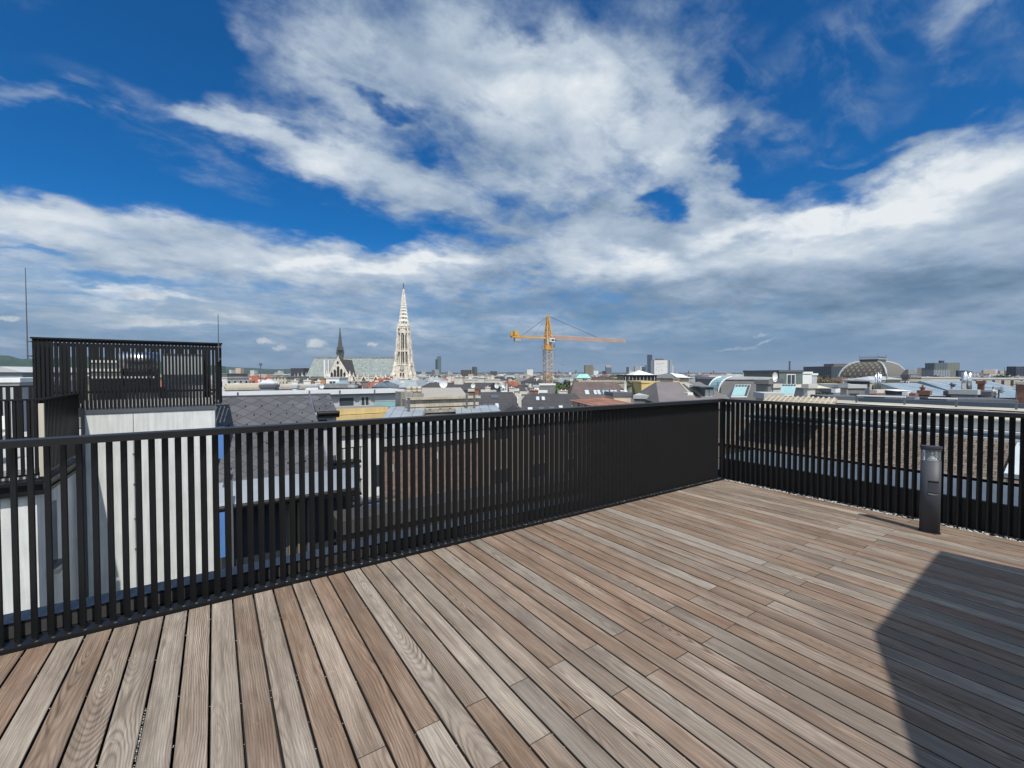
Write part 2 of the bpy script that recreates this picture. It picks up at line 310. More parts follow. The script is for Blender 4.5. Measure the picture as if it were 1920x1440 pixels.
# ------------------------------------------------------------------ wooden deck
def wood():
    mm = bpy.data.materials.new('weathered_deck_boards'); mm.use_nodes = True; t = NT(mm.node_tree); b = mm.node_tree.nodes['Principled BSDF']
    uv = t.node('ShaderNodeUVMap').outputs[0]; u, v, _ = t.sep(uv)
    at_ = t.node('ShaderNodeAttribute', attribute_name='rnd'); r1, r2, r3 = t.sep(at_.outputs['Vector'])
    off = t.m('MULTIPLY', r1, 57.0)
    # height of the board's face through the log drifts along its length -> cathedral figures and knots
    z = t.m('SUBTRACT', t.noise(t.xyz(t.m('MULTIPLY', v, .62), off, 0.), 1.0, 2, .5), t.m('ADD', .38, t.m('MULTIPLY', r2, .22)))
    z = t.m('MULTIPLY', z, .40)
    wob = t.m('MULTIPLY', t.m('SUBTRACT', t.noise(t.xyz(t.m('MULTIPLY', u, 14.), t.m('MULTIPLY', v, 5.), off), 1.0, 3, .5), .5), .016)
    wob2 = t.m('MULTIPLY', t.m('SUBTRACT', t.noise(t.xyz(t.m('MULTIPLY', u, 3.), t.m('MULTIPLY', v, 1.1), t.m('ADD', off, 9.)), 1.0, 2, .5), .5), .07)
    x = t.m('ADD', t.m('SUBTRACT', u, t.m('MULTIPLY', t.m('SUBTRACT', r3, .5), .16)), t.m('ADD', wob, wob2))
    rad = t.m('SQRT', t.m('ADD', t.m('MULTIPLY', x, x), t.m('MULTIPLY', z, z)))
    ph = t.m('ADD', t.m('MULTIPLY', rad, 2 * math.pi / .0088), t.m('MULTIPLY', wob, 90))
    ring = t.m('MULTIPLY_ADD', t.m('SINE', ph), .5, .5)
    ring = t.m('POWER', ring, 2.2)
    vis = t.mr(t.noise(t.xyz(t.m('MULTIPLY', u, 10.), t.m('MULTIPLY', v, .8), off), 1., 3, .5), .32, .66, .12, 1.0)
    fib = t.noise(t.xyz(t.m('MULTIPLY', u, 330.), t.m('MULTIPLY', v, 7.), off), 1.0, 5, .65)
    fib2 = t.noise(t.xyz(t.m('MULTIPLY', u, 75.), t.m('MULTIPLY', v, 1.6), t.m('ADD', off, 3.)), 1.0, 4, .6)
    patch = t.noise(t.xyz(t.m('MULTIPLY', u, 7.), t.m('MULTIPLY', v, 1.3), t.m('ADD', off, 5.)), 1.0, 4, .6)
    brown = t.mix(r2, (.300, .211, .146), (.215, .140, .096))
    grey = t.mix(r3, (.350, .297, .240), (.262, .230, .190))
    gsel = t.m('ADD', t.m('MULTIPLY', patch, 1.3), t.m('MULTIPLY_ADD', r1, .9, -.62), clamp=True)
    base = t.mix(gsel, brown, grey)
    base = t.mix(t.mr(t.m('MULTIPLY', r3, r1), .8, .95), base, (.375, .33, .275))
    dark = t.vm('MULTIPLY', base, (.40, .35, .31))
    base = t.mix(t.m('MULTIPLY', t.m('MULTIPLY', ring, vis), t.mr(t.m('FRACT', t.m('MULTIPLY', r1, 7.3)), 0, 1, .45, 1.0)), base, dark)
    k = t.m('MULTIPLY', t.mr(fib, .3, .7, .66, 1.26), t.mr(fib2, .3, .7, .72, 1.25))
    k = t.m('MULTIPLY', k, t.mr(patch, .3, .7, .74, 1.20))
    k = t.m('MULTIPLY', k, t.mr(r2, 0, 1, .78, 1.18))
    base = t.vm('SCALE', base, k)
    # scuffs, pale dust and dark water stains
    sc = t.noise(t.vm('ADD', t.vm('MULTIPLY', uv, (26., 9., 1)), (0, 0, 0)), 1.0, 4, .7, .6)
    base = t.mix(t.mr(sc, .66, .76, 0, .5), base, (.52, .45, .37))
    st = t.noise(t.xyz(t.m('MULTIPLY', u, 5.), t.m('MULTIPLY', v, 2.1), t.m('ADD', off, 40.)), 1.0, 5, .6)
    base = t.mix(t.mr(st, .54, .70, 0, .60), base, (.13, .105, .088))
    kn = t.node('ShaderNodeTexVoronoi'); t.put(kn.inputs['Vector'], t.xyz(t.m('MULTIPLY', u, 9.), t.m('MULTIPLY', v, 1.7), off)); kn.inputs['Scale'].default_value = 1.0
    base = t.mix(t.mr(kn.outputs['Distance'], .05, .13, .55, 0.), base, (.11, .07, .05))
    t.l.new(base, b.inputs['Base Color']); b.inputs['Roughness'].default_value = .62; b.inputs['Specular IOR Level'].default_value = .3
    bn = t.node('ShaderNodeBump'); bn.inputs['Strength'].default_value = .6; bn.inputs['Distance'].default_value = .002
    t.l.new(t.m('SUBTRACT', t.m('ADD', fib, t.m('MULTIPLY', fib2, .7)), t.m('MULTIPLY', ring, .5)), bn.inputs['Height']); t.l.new(bn.outputs[0], b.inputs['Normal'])
    return mm
M_wood = wood()
YL = 3.322; XR = 5.723; PITCHB = .1148; GAP = .0100; Y0 = -4.2
def deck():
    v, f, uv, rn, mi = [], [], [], [], []
    def board(x0, x1, y0, y1, pale=False):
        r = (random.random(), random.random(), random.random())
        if pale: r = (.97, .4, .97)
        zz = random.uniform(-.0007, .0007); c = .0022; x0 += random.uniform(-.0006, .0006); x1 += random.uniform(-.0006, .0006)
        prof = [(x0, -.024), (x0, -c), (x0 + c, 0), (x1 - c, 0), (x1, -c), (x1, -.024)]
        n = max(1, int((y1 - y0) / .8)); w_ = x1 - x0; vo = random.uniform(0, 40)
        for k in range(n):
            ya = y0 + (y1 - y0) * k / n; yb = y0 + (y1 - y0) * (k + 1) / n
            for (a, za), (b_, zb) in zip(prof[:-1], prof[1:]):
                i = len(v); v.extend([(a, ya, za + zz), (b_, ya, zb + zz), (b_, yb, zb + zz), (a, yb, za + zz)]); f.append((i, i + 1, i + 2, i + 3)); mi.append(1 if a == b_ else 0)
                uv.extend([(a - (x0 + x1) / 2, ya + vo), (b_ - (x0 + x1) / 2, ya + vo), (b_ - (x0 + x1) / 2, yb + vo), (a - (x0 + x1) / 2, yb + vo)]); rn.extend([r] * 4)
        for ye, fl in ((y0, 0), (y1, 1)):
            i = len(v); v.extend([(x0, ye, -.024), (x1, ye, -.024), (x1, ye, -c), (x1 - c, ye, zz), (x0 + c, ye, zz), (x0, ye, -c)]); f.append(tuple(range(i, i + 6))[::(-1 if fl else 1)]); mi.append(1); uv.extend([(0, 0)] * 6); rn.extend([r] * 6)
    k0 = -22; k = k0
    while True:
        xr = -.84 + PITCHB * k - (k > 20) * .0004 * (k - 20)
        xl = -.84 + PITCHB * (k - 1) - (k > 21) * .0004 * (k - 21)
        if xl > XR - .03: break
        x0, x1 = xl + GAP / 2, min(xr, XR) - GAP / 2
        ye = YL - .004 - random.uniform(0, .003)
        if k < 9: cuts = [random.uniform(-2.6, -1.4)]
        elif k % 2 == 0: cuts = [1.664, 1.664 - random.choice((2.45, 2.6, 3.05))]
        else: cuts = [1.352, 1.352 - random.choice((2.2, 2.75, 2.9))]
        if k == 22: cuts = [1.664, -.9]
        ys = [Y0] + sorted(cuts) + [ye]
        for a, b_ in zip(ys[:-1], ys[1:]): board(x0, x1, a + .002, b_ - .002, pale=(k == 38 and b_ > 3))
        k += 1
    me = bpy.data.meshes.new('deck'); me.from_pydata(v, [], f); me.materials.append(M_wood); me.materials.append(mat('dirty_shaded_board_edges', (.050, .040, .033), .95, .3, 8.)); me.polygons.foreach_set('material_index', mi)  # board sides: dirt, plus the shade of the gaps put into the colour
    ul = me.uv_layers.new(name='UVMap'); at_ = me.attributes.new('rnd', 'FLOAT_VECTOR', 'CORNER')
    me.uv_layers['UVMap'].data.foreach_set('uv', [c for p in uv for c in p]); me.attributes['rnd'].data.foreach_set('vector', [c for p in rn for c in p])
    o = bpy.data.objects.new('deck', me); COL.objects.link(o); tag(o, kind='structure')
    for yy in (-1.2, .2, 1.508, 2.6): pass
    MB().box(-4, XR + .2, Y0, YL + .2, -.09, -.05).build('deck_underlay', M_under)['kind'] = 'structure'
deck()
# own roof slab, parapets and flashings
bm = MB().box(-6, 6.2, -9, 3.58, -27.0, -.10).build('building_base', M_anthw); tag(bm, 'dark base of the roof terrace building beneath the wooden deck', 'building')
t_ = thing('parapet', 'low dark parapet with blue grey metal capping outside the left railing', 'parapet', (0, 3.56, -.1))
MB().box(-6, 6.2, 0, .015, .075, .150).build('upstand', M_anthw, t_); MB().box(-6, 6.2, .004, .015, 0, .074).build('dark_lower_half', M_under, t_)  # lower half of the upstand coloured near black where the sunlit patches end
a_ = MB(); a_.hexa([(-6, -.003, .150), (6.98, -.003, .150), (6.98, .17, .142), (-6, .17, .142), (-6, -.003, .163), (6.98, -.003, .163), (6.98, .17, .155), (-6, .17, .155)])
a_.box(-6, 6.98, .158, .170, -.35, .141); a_.build('metal_capping', M_anth, t_)
t_ = thing('parapet', 'higher dark parapet with wide grey metal capping outside the right railing', 'parapet', (5.93, 0, -.1))
MB().box(0, .015, -9, 3.45, 0, .350).build('upstand', M_anthw, t_)
M_cap2 = mat('pale_zinc_capping', (.125, .15, .17), .4, .15, 1.2, metal=.5, streak=.1)
MB().box(-.015, 1.0, -9, 3.54, .350, .362).box(.985, 1.0, -9, 3.54, -.6, .349).build('metal_capping', M_cap2, t_)

# ------------------------------------------------------------------ railings
def railing(side):
    L = side == 'L'
    if L: root = thing('railing', 'long black slatted balcony railing crossing from the left edge to the corner', 'railing', (0, YL, 0))
    else: root = thing('railing', 'black slatted balcony railing right of the corner behind the bollard', 'railing', (XR, 0, 0), R(-90))
    # local frame: x along the railing, y outward
    # right railing: local x = -world y, local y = +world x
    L0, L1 = (-3.0, XR + .1) if L else (-(YL + .1), 4.0)
    h0, h1 = 1.063, 1.102
    prof = [(0.0, h0), (0.0, h1 - .002), (.003, h1), (.092, h1), (.095, h1 - .002), (.095, h0)]
    b = MB(); n = len(prof)
    vs_ = [(L0, y, z) for y, z in prof] + [(L1, y, z) for y, z in prof]
    b.mesh(vs_, [tuple(range(n)), tuple(range(2 * n - 1, n - 1, -1))] + [(i, n + i, n + (i + 1) % n, (i + 1) % n) for i in range(n)])
    b.build('handrail', M_rail, root)
    yb = .018 if L else .058
    b = MB(); b.box(L0, L1, yb, .125, -.012, .008)
    if L: b.box(L0, L1, yb, yb + .004, .008, .016)
    b.build('base_plate', M_rail, root)
    if L: MB().box(XR + .055, XR + .085, .055, .085, .008, h0 - .001).build('corner_post', M_black, root)
    # one slat: a 40 x 6 mm flat bar turned about 50 degrees
    fy = .068; c, s = .740, .673
    sx = -s if L else s
    def slat():
        m_ = MB(); w = .0034; l = .0446
        px, py = (c * w, s * w) if L else (c * w, -s * w)
        d = (sx * l, c * l)
        q = [(-px, -py), (px, py), (px + d[0], py + d[1]), (-px + d[0], -py + d[1])]
        if not L: q = [(-px, -py * 1), (d[0] - px, d[1] - py), (d[0] + px, d[1] + py), (px, py)]
        m_.prism(q, .008, h0 - .001); m_.box(-.004, .008, -.036, -.024, .008, .0125, 1); return m_  # silver tab added at the foot to make the glint along the base
    proto = slat().build('slat', [M_black, M_silver], root)
    sp = .06345 if L else .0645
    xs = []
    if L:
        x = -.87 + sp * 1
        x = -.8745
        while x > L0 + .1: x -= sp
        x += sp
        while x < XR + .05: xs.append(x); x += sp
    else:
        x = -.9935
        while x > L0 + .03: x -= sp
        x += sp
        while x < L1 - .1: xs.append(x); x += sp
    key = (lambda q: abs(q - .8) if q > -1.05 else 99 + abs(q)) if L else (lambda q: q)
    order = sorted(xs, key=key)
    main, rest = order[:99], order[99:]
    proto.location = (main[0], fy, 0)
    for q in main[1:]: cp(proto, root, (q, fy, 0))
    if rest:
        b = MB(); pv = slat()
        for q in rest:
            k = len(b.v); b.v += [(a + q, c_ + fy, d_) for a, c_, d_ in pv.v]; b.f += [tuple(k + i for i in f_) for f_ in pv.f]; b.mi += pv.mi; b.uv += pv.uv
        o = b.build('remaining_slats', [M_black, M_silver], root); o['kind'] = 'stuff'
    # brackets under the plate
    q = -3.2 if L else -2.9
    while q < L1:
        MB().box(q, q + .03, -.012, yb + .01, -.03, -.008).build('bracket', M_pipe, root); q += 1.21
railing('L'); railing('R')
def pebbles(name, pts, smin, smax):
    b = MB()
    for (x, y, z) in pts:
        r = random.uniform(smin, smax); a = random.uniform(0, 3.14); n = 6
        rr = [r * random.uniform(.7, 1.15) for _ in range(n)]; el_ = random.uniform(.55, .95); tz = random.uniform(.35, .6)
        def ring(k, zz): return [(x + k * rr[i] * math.cos(a + i * 1.047), y + k * el_ * rr[i] * math.sin(a + i * 1.047), z + zz) for i in range(n)]
        vs_ = ring(.75, 0) + ring(1, r * tz * .6) + ring(.55, r * tz * 1.2)
        fs = [tuple(range(n - 1, -1, -1)), tuple(range(2 * n, 3 * n))] + [(k * n + i, k * n + (i + 1) % n, (k + 1) * n + (i + 1) % n, (k + 1) * n + i) for k in range(2) for i in range(n)]
        b.mesh(vs_, fs)
    o = b.build(name, M_pebble, smooth=True); tag(o, kind='stuff'); return o
pp = [(random.uniform(XR + .004, XR + .055), random.uniform(-1.5, YL), random.uniform(-.022, -.002)) for _ in range(1000)]
pp += [(random.uniform(XR + .06, XR + .20), random.uniform(-1.5, YL), -.03) for _ in range(1200)]
pebbles('gravel', pp, .009, .019)
pp = [(random.uniform(-1.6, XR), random.uniform(YL - .002, YL + .014), random.uniform(-.035, -.02)) for _ in range(260)]
pp += [(XR - abs(random.gauss(0, 1.6)), random.uniform(YL + .024, YL + .045), .009) for _ in range(150)]
pp += [(random.uniform(-1.6, XR), YL + random.uniform(.16, .22), -.1) for _ in range(500)]
pebbles('loose_gravel', pp, .003, .0065)
# grit caught in the gaps between boards
pp = []
for _ in range(170):
    k = random.randint(-1, 20); pp.append((-.84 + PITCHB * k + random.uniform(-.002, .002), random.uniform(.4, YL), -.008))
pp += [(-.84 + PITCHB * 5 + random.uniform(-.002, .002), random.uniform(2.0, 2.45), -.006) for _ in range(80)]
pebbles('grit', pp, .0018, .0034)

# ------------------------------------------------------------------ bollard lamp with ashtray
def bollard():
    root = thing('bollard_lamp', 'anthracite bollard light with glass head and ashtray slot on the deck', 'bollard', (5.385, 1.155, 0), R(-90 + 12))
    # local x = viewer's left-right (towards -Y world = right), y = away
    mb_ = mat('anthracite_bollard', (.042, .045, .055), .55, .08, 4., bump=.05, bscale=250)
    A, B = .070, .046
    def se(k=1.0, n=40, p=2.2):
        pts = []
        for i in range(n):
            t = 2 * math.pi * i / n; c, s = math.cos(t), math.sin(t)
            pts.append((A * k * math.copysign(abs(c) ** (2 / p), c), B * k * math.copysign(abs(s) ** (2 / p), s)))
        return pts
    MB().prism(se(), .0, .655).build('post', mb_, root, True)
    for p in root.children[0].data.polygons: p.use_smooth = len(p.vertices) == 4
    MB().prism(se(1.12), 0, .006).build('foot_plate', mb_, root)
    gl = bpy.data.materials.new('clear_lamp_glass'); gl.use_nodes = True; g = gl.node_tree.nodes['Principled BSDF']
    g.inputs['Base Color'].default_value = (.75, .82, .86, 1); g.inputs['Roughness'].default_value = .05; g.inputs['Transmission Weight'].default_value = .85; g.inputs['IOR'].default_value = 1.2
    MB().prism(se(.95), .656, .752).build('lamp_glass', gl, root)
    b = MB(); b.cone((.008, 0), .042, .657, .70, 20, .008); b.tube((.008, 0, .70), (.008, 0, .75), .006); b.build('reflector', M_white, root, True)
    b = MB()
    for x in (-.058, .058): b.tube((x, 0, .655), (x, 0, .753), .004)
    b.build('pillar', mb_, root)
    b = MB(); b.prism(se(1.03), .752, .772); b.prism(se(1.10), .772, .789); b.build('cap', mb_, root)
    # ashtray: dark slot above, plate, dark slot and bright lip below
    yf = -B * .995
    mk = mat('slot_black', (.004, .004, .004), .9, .1)
    def strip(x0, x1, z0, z1, dy, mm, nm, curve=0):
        b = MB(); n = 10
        def yy(x): return -B * (max(0, 1 - abs(x / A) ** 2.2)) ** (1 / 2.2) - dy
        for i in range(n):
            xa = x0 + (x1 - x0) * i / n; xb = x0 + (x1 - x0) * (i + 1) / n
            ca = curve * (1 - (2 * i / n - 1) ** 2); cb = curve * (1 - (2 * (i + 1) / n - 1) ** 2)
            b.hexa([(xa, yy(xa), z0 - ca), (xb, yy(xb), z0 - cb), (xb, yy(xb) + .01, z0 - cb), (xa, yy(xa) + .01, z0 - ca), (xa, yy(xa), z1), (xb, yy(xb), z1), (xb, yy(xb) + .01, z1), (xa, yy(xa) + .01, z1)])
        return b.build(nm, mm, root)
    strip(-.014, .056, .463, .479, .0012, mk, 'ashtray_slot', .004)
    strip(-.012, .054, .374, .462, .0015, mat('ashtray_plate', (.06, .06, .072), .45, .1), 'ashtray_plate')
    strip(-.014, .056, .366, .3735, .0012, mk, 'ashtray_slot')
    strip(-.012, .054, .3575, .3655, .003, M_silver, 'ashtray_lip', .007)
bollard()
# ------------------------------------------------------------------ the penthouse behind the camera whose roof slab shades the deck
def penthouse():
    z = 3.0; k = z / math.tan(SUN_EL); off = SH * k
    P = [Vector(q) - Vector((off.x + .05, off.y)) for q in ((2.133, .4615), (3.083, .874), (4.945, .985), (5.03, .52))]
    root = thing('penthouse', 'roof terrace penthouse with projecting flat canopy behind the viewer', 'building', (3, -3, 0))
    a0 = P[1] + (P[0] - P[1]) * 4.2
    poly = [(a0.x, a0.y), (P[1].x, P[1].y), (P[2].x, P[2].y), (P[2].x + .12, P[2].y - 1.2), (P[2].x + .3, -8), (a0.x, -8)]
    poly = poly[::-1]
    b = MB(); b.prism([(x - 3, y + 3) for x, y in poly], z - .10, z); b.build('roof_canopy', M_trim, root)
    b = MB(); b.box(-2.7, 1.3, -4.9, -.9, 0.0, z - .103); b.build('wall', M_render, root)
    for i in range(3):
        f = MB(); f.box(-2.4 + i * 1.2, -1.3 + i * 1.2, -.9, -.87, .05, 2.5); f.build('window', M_glassd, root)
penthouse()

# ================================================================== the city
GZ = -27.0
ALIGN = math.degrees(YAW)
M_ground = mat('city_ground', (.11, .11, .10), .95, .4, .01)
b = MB(); b.face([(-40000, -40000, GZ), (40000, -40000, GZ), (40000, 40000, GZ), (-40000, 40000, GZ)]); b.build('ground', M_ground)['kind'] = 'structure'

W_cream = walls('cream_facade', (.46, .42, .33)); W_white = walls('white_facade', (.56, .56, .53)); W_yellow = walls('pale_yellow_facade', (.52, .42, .20))
W_grey = walls('grey_facade', (.27, .27, .26)); W_pink = walls('salmon_facade', (.46, .33, .26)); W_beige = walls('beige_facade', (.38, .33, .26))
R_red = tiles('red_clay_tiles', (.27, .085, .05)); R_brown = tiles('brown_tiles', (.115, .085, .075), .3, .18); R_dark = tiles('dark_slate_tiles', (.055, .053, .055), .3, .15)
R_grey = tiles('grey_fibre_tiles', (.15, .15, .15), .4, .15); R_metal = seams('pale_metal_sheet', (.36, .40, .42)); R_green = seams('green_copper_sheet', (.22, .38, .33), 1.0, .6, .1)
M_flat = mat('grey_roof_felt', (.20, .195, .185), .95, .25, .4); M_beige = mat('weathered_beige_stone', (.44, .39, .30), .9, .22, .7, streak=.25)
M_stone = mat('grey_weathered_stone', (.30, .28, .25), .95, .3, 1.2, streak=.3, bump=.2); M_brick = mat('brown_brick', (.20, .10, .07), .95, .3, 3.)
M_cream = mat('cream_render', (.52, .47, .37), .9, .12, .6, streak=.1); M_greyr = mat('grey_render', (.19, .19, .185), .9, .15, .6, streak=.1); M_lgrey = mat('light_grey_render', (.42, .43, .43), .9, .1, .6)
M_yel = mat('warm_yellow_render', (.58, .44, .20), .9, .1, .8, streak=.12); M_glass = glassy('pane_glass', (.05, .065, .075)); M_aqua = glassy('aqua_reflecting_glass', (.26, .46, .47), .1)
M_pane = glassy('white_reflecting_pane', (.55, .60, .60), .1); M_chim = mat('pale_chimney_render', (.55, .52, .46), .9, .15, 1.)

def wsolve(x0, x1, d, rot):
    """left end of a facade at pixel column x0, d metres away; its length so that it ends at column x1"""
    P = at(x0, 700, d); a = math.atan2(RT.y, RT.x) + R(rot); u = Vector((math.cos(a), math.sin(a), 0)); k = (x1 - 960) / F
    w_ = (k * P.dot(HF) - P.dot(RT)) / (u.dot(RT) - k * u.dot(HF)); return P, a, u, w_
def zat(px, py, d): return at(px, py, d).z
def roofmesh(kind, w_, th, he, hr, ov=.35):
    b = MB(); a, c, e, g = -ov, w_ + ov, -ov, th + ov; t = th / 2
    if kind == 'flat': b.box(-.12, w_ + .12, -.12, th + .12, he, he + .35)
    elif kind == 'gable':
        b.mesh([(a, e, he), (c, e, he), (c, g, he), (a, g, he), (a, t, hr), (c, t, hr)], [(0, 1, 5, 4), (2, 3, 4, 5), (0, 4, 3), (1, 2, 5), (3, 2, 1, 0)])
    elif kind == 'front':
        b.mesh([(a, e, he), (c, e, he), (c, g, he), (a, g, he), (w_ / 2, e, hr), (w_ / 2, g, hr)], [(0, 1, 4), (1, 2, 5, 4), (2, 3, 5), (3, 0, 4, 5), (3, 2, 1, 0)])
    elif kind in ('hip', 'trap'):
        q = min(th / 2, w_ / 2 - .2) if kind == 'hip' else w_ * .14
        b.mesh([(a, e, he), (c, e, he), (c, g, he), (a, g, he), (q, t, hr), (w_ - q, t, hr)], [(0, 1, 5, 4), (1, 2, 5), (2, 3, 4, 5), (3, 0, 4), (3, 2, 1, 0)])
    elif kind == 'mansard':
        q = min(2.2, th * .25)
        b.mesh([(a, e, he), (c, e, he), (c, g, he), (a, g, he), (q, q, hr), (w_ - q, q, hr), (w_ - q, th - q, hr), (q, th - q, hr)],
               [(0, 1, 5, 4), (1, 2, 6, 5), (2, 3, 7, 6), (3, 0, 4, 7), (4, 5, 6, 7), (3, 2, 1, 0)])
    elif kind == 'shed':
        b.mesh([(a, e, he), (c, e, he), (c, g, he), (a, g, he), (a, g, hr), (c, g, hr)], [(0, 1, 5, 4), (1, 2, 5), (2, 3, 4, 5), (0, 4, 3), (3, 2, 1, 0)])
    return b
class House: pass
def house(name, label, cat, x0, x1, yt, d, th, wm, rm, kind='flat', ye=None, rot=0, chim=(), sky=(), wins=(), group=None, base=None, xm=None):
    P, a, u, w_ = wsolve(x0, x1 if xm is None else xm, d, rot)
    if xm is not None:      # right-hand flank seen between columns xm and x1: its length is the depth of the block
        Q = P + u * w_; v = Vector((-u.y, u.x, 0)); k = (x1 - 960) / F
        th = (k * Q.dot(HF) - Q.dot(RT)) / (v.dot(RT) - k * v.dot(HF))
    ye = yt if ye is None else ye
    zb = GZ if base is None else base
    he = zat(x0, ye, d) - zb
    dr_ = d if kind == 'flat' else (d + (th / 2 if kind in ('gable', 'hip', 'trap') else (2 if kind == 'mansard' else (th if kind == 'shed' else 0))))
    hr = zat((x0 + x1) / 2, yt, dr_) - zb
    if kind == 'flat': he -= .35
    h = House(); h.w = w_; h.he = he; h.hr = hr; h.th = th; h.u = u; h.a = a; h.d = d; h.kind = kind
    h.root = thing(name, label, cat, (P.x, P.y, zb), a, group)
    MB().box(0, w_, 0, th, 0, he).build('wall', wm, h.root)
    h.roof = roofmesh(kind, w_, th, he, hr).build('roof', rm, h.root)
    zt = he + .35 if kind == 'flat' else hr
    for (fx, fy, cw, ch) in chim:
        if d < 75: cw *= .42; ch *= .6
        x = fx * w_; y = fy * th
        zb_ = zt if kind in ('flat', 'mansard') else he + (hr - he) * (1 - abs(fy * 2 - 1)) - .3
        k_ = .5 if d < 75 else 1
        b = MB(); b.box(x - cw / 2, x + cw / 2, y - .5 * k_, y + .5 * k_, zb_, zt + ch); b.box(x - cw / 2 - .12 * k_, x + cw / 2 + .12 * k_, y - .62 * k_, y + .62 * k_, zt + ch, zt + ch + .18 * k_)
        n = max(1, int(cw / .9 / k_))
        for i in range(n): b.cone((x - cw / 2 + cw * (i + .5) / n, y), .17 * k_, zt + ch + .18 * k_, zt + ch + .5 * k_, 6, .13 * k_)
        b.build('chimney', M_chim if random.random() < .7 else M_brick, h.roof)
    h.sl = lambda fx, fz: (fx * w_, (fz * (th / 2 if kind in ('gable', 'hip', 'trap') else 2.2)), he + fz * (hr - he))
    for (fx, fz, sw, sh_, pm) in sky: skylight(h, fx, fz, sw, sh_, pm)
    for (n, z0, ww, wh) in wins:
        p_ = None
        for i in range(n):
            x = w_ * (i + .5) / n - ww / 2
            if p_ is None:
                b = MB(); b.box(-.12, ww + .12, -.06, 0, -.12, wh + .12); b.box(0, ww, -.075, -.062, 0, wh, 1); b.box(ww / 2 - .04, ww / 2 + .04, -.085, -.076, 0, wh); p_ = b.build('window', [M_white, M_glass], h.root); p_.location = (x, 0, he - z0); 
            else: cp(p_, h.root, (x, 0, he - z0))
    return h
def skylight(h, fx, fz, sw, sh_, pm):
    """roof window lying in the front slope"""
    run = h.th / 2 if h.kind in ('gable', 'hip', 'trap') else 2.2
    s = Vector((0, run, h.hr - h.he)).normalized(); n = Vector((0, -s.z, s.y))
    o = Vector((fx * h.w, fz * run, h.he + fz * (h.hr - h.he))) + n * .02
    def q(a, c, e): return o + Vector((a, 0, 0)) + s * c + n * e
    b = MB(); b.hexa([q(0, 0, 0), q(sw, 0, 0), q(sw, sh_, 0), q(0, sh_, 0), q(0, 0, .10), q(sw, 0, .10), q(sw, sh_, .10), q(0, sh_, .10)])
    k = .09
    b.hexa([q(k, k, .10), q(sw - k, k, .10), q(sw - k, sh_ - k, .10), q(k, sh_ - k, .10), q(k, k, .13), q(sw - k, k, .13), q(sw - k, sh_ - k, .13), q(k, sh_ - k, .13)], 1)
    b.build('skylight', [M_pipe, pm], h.roof)

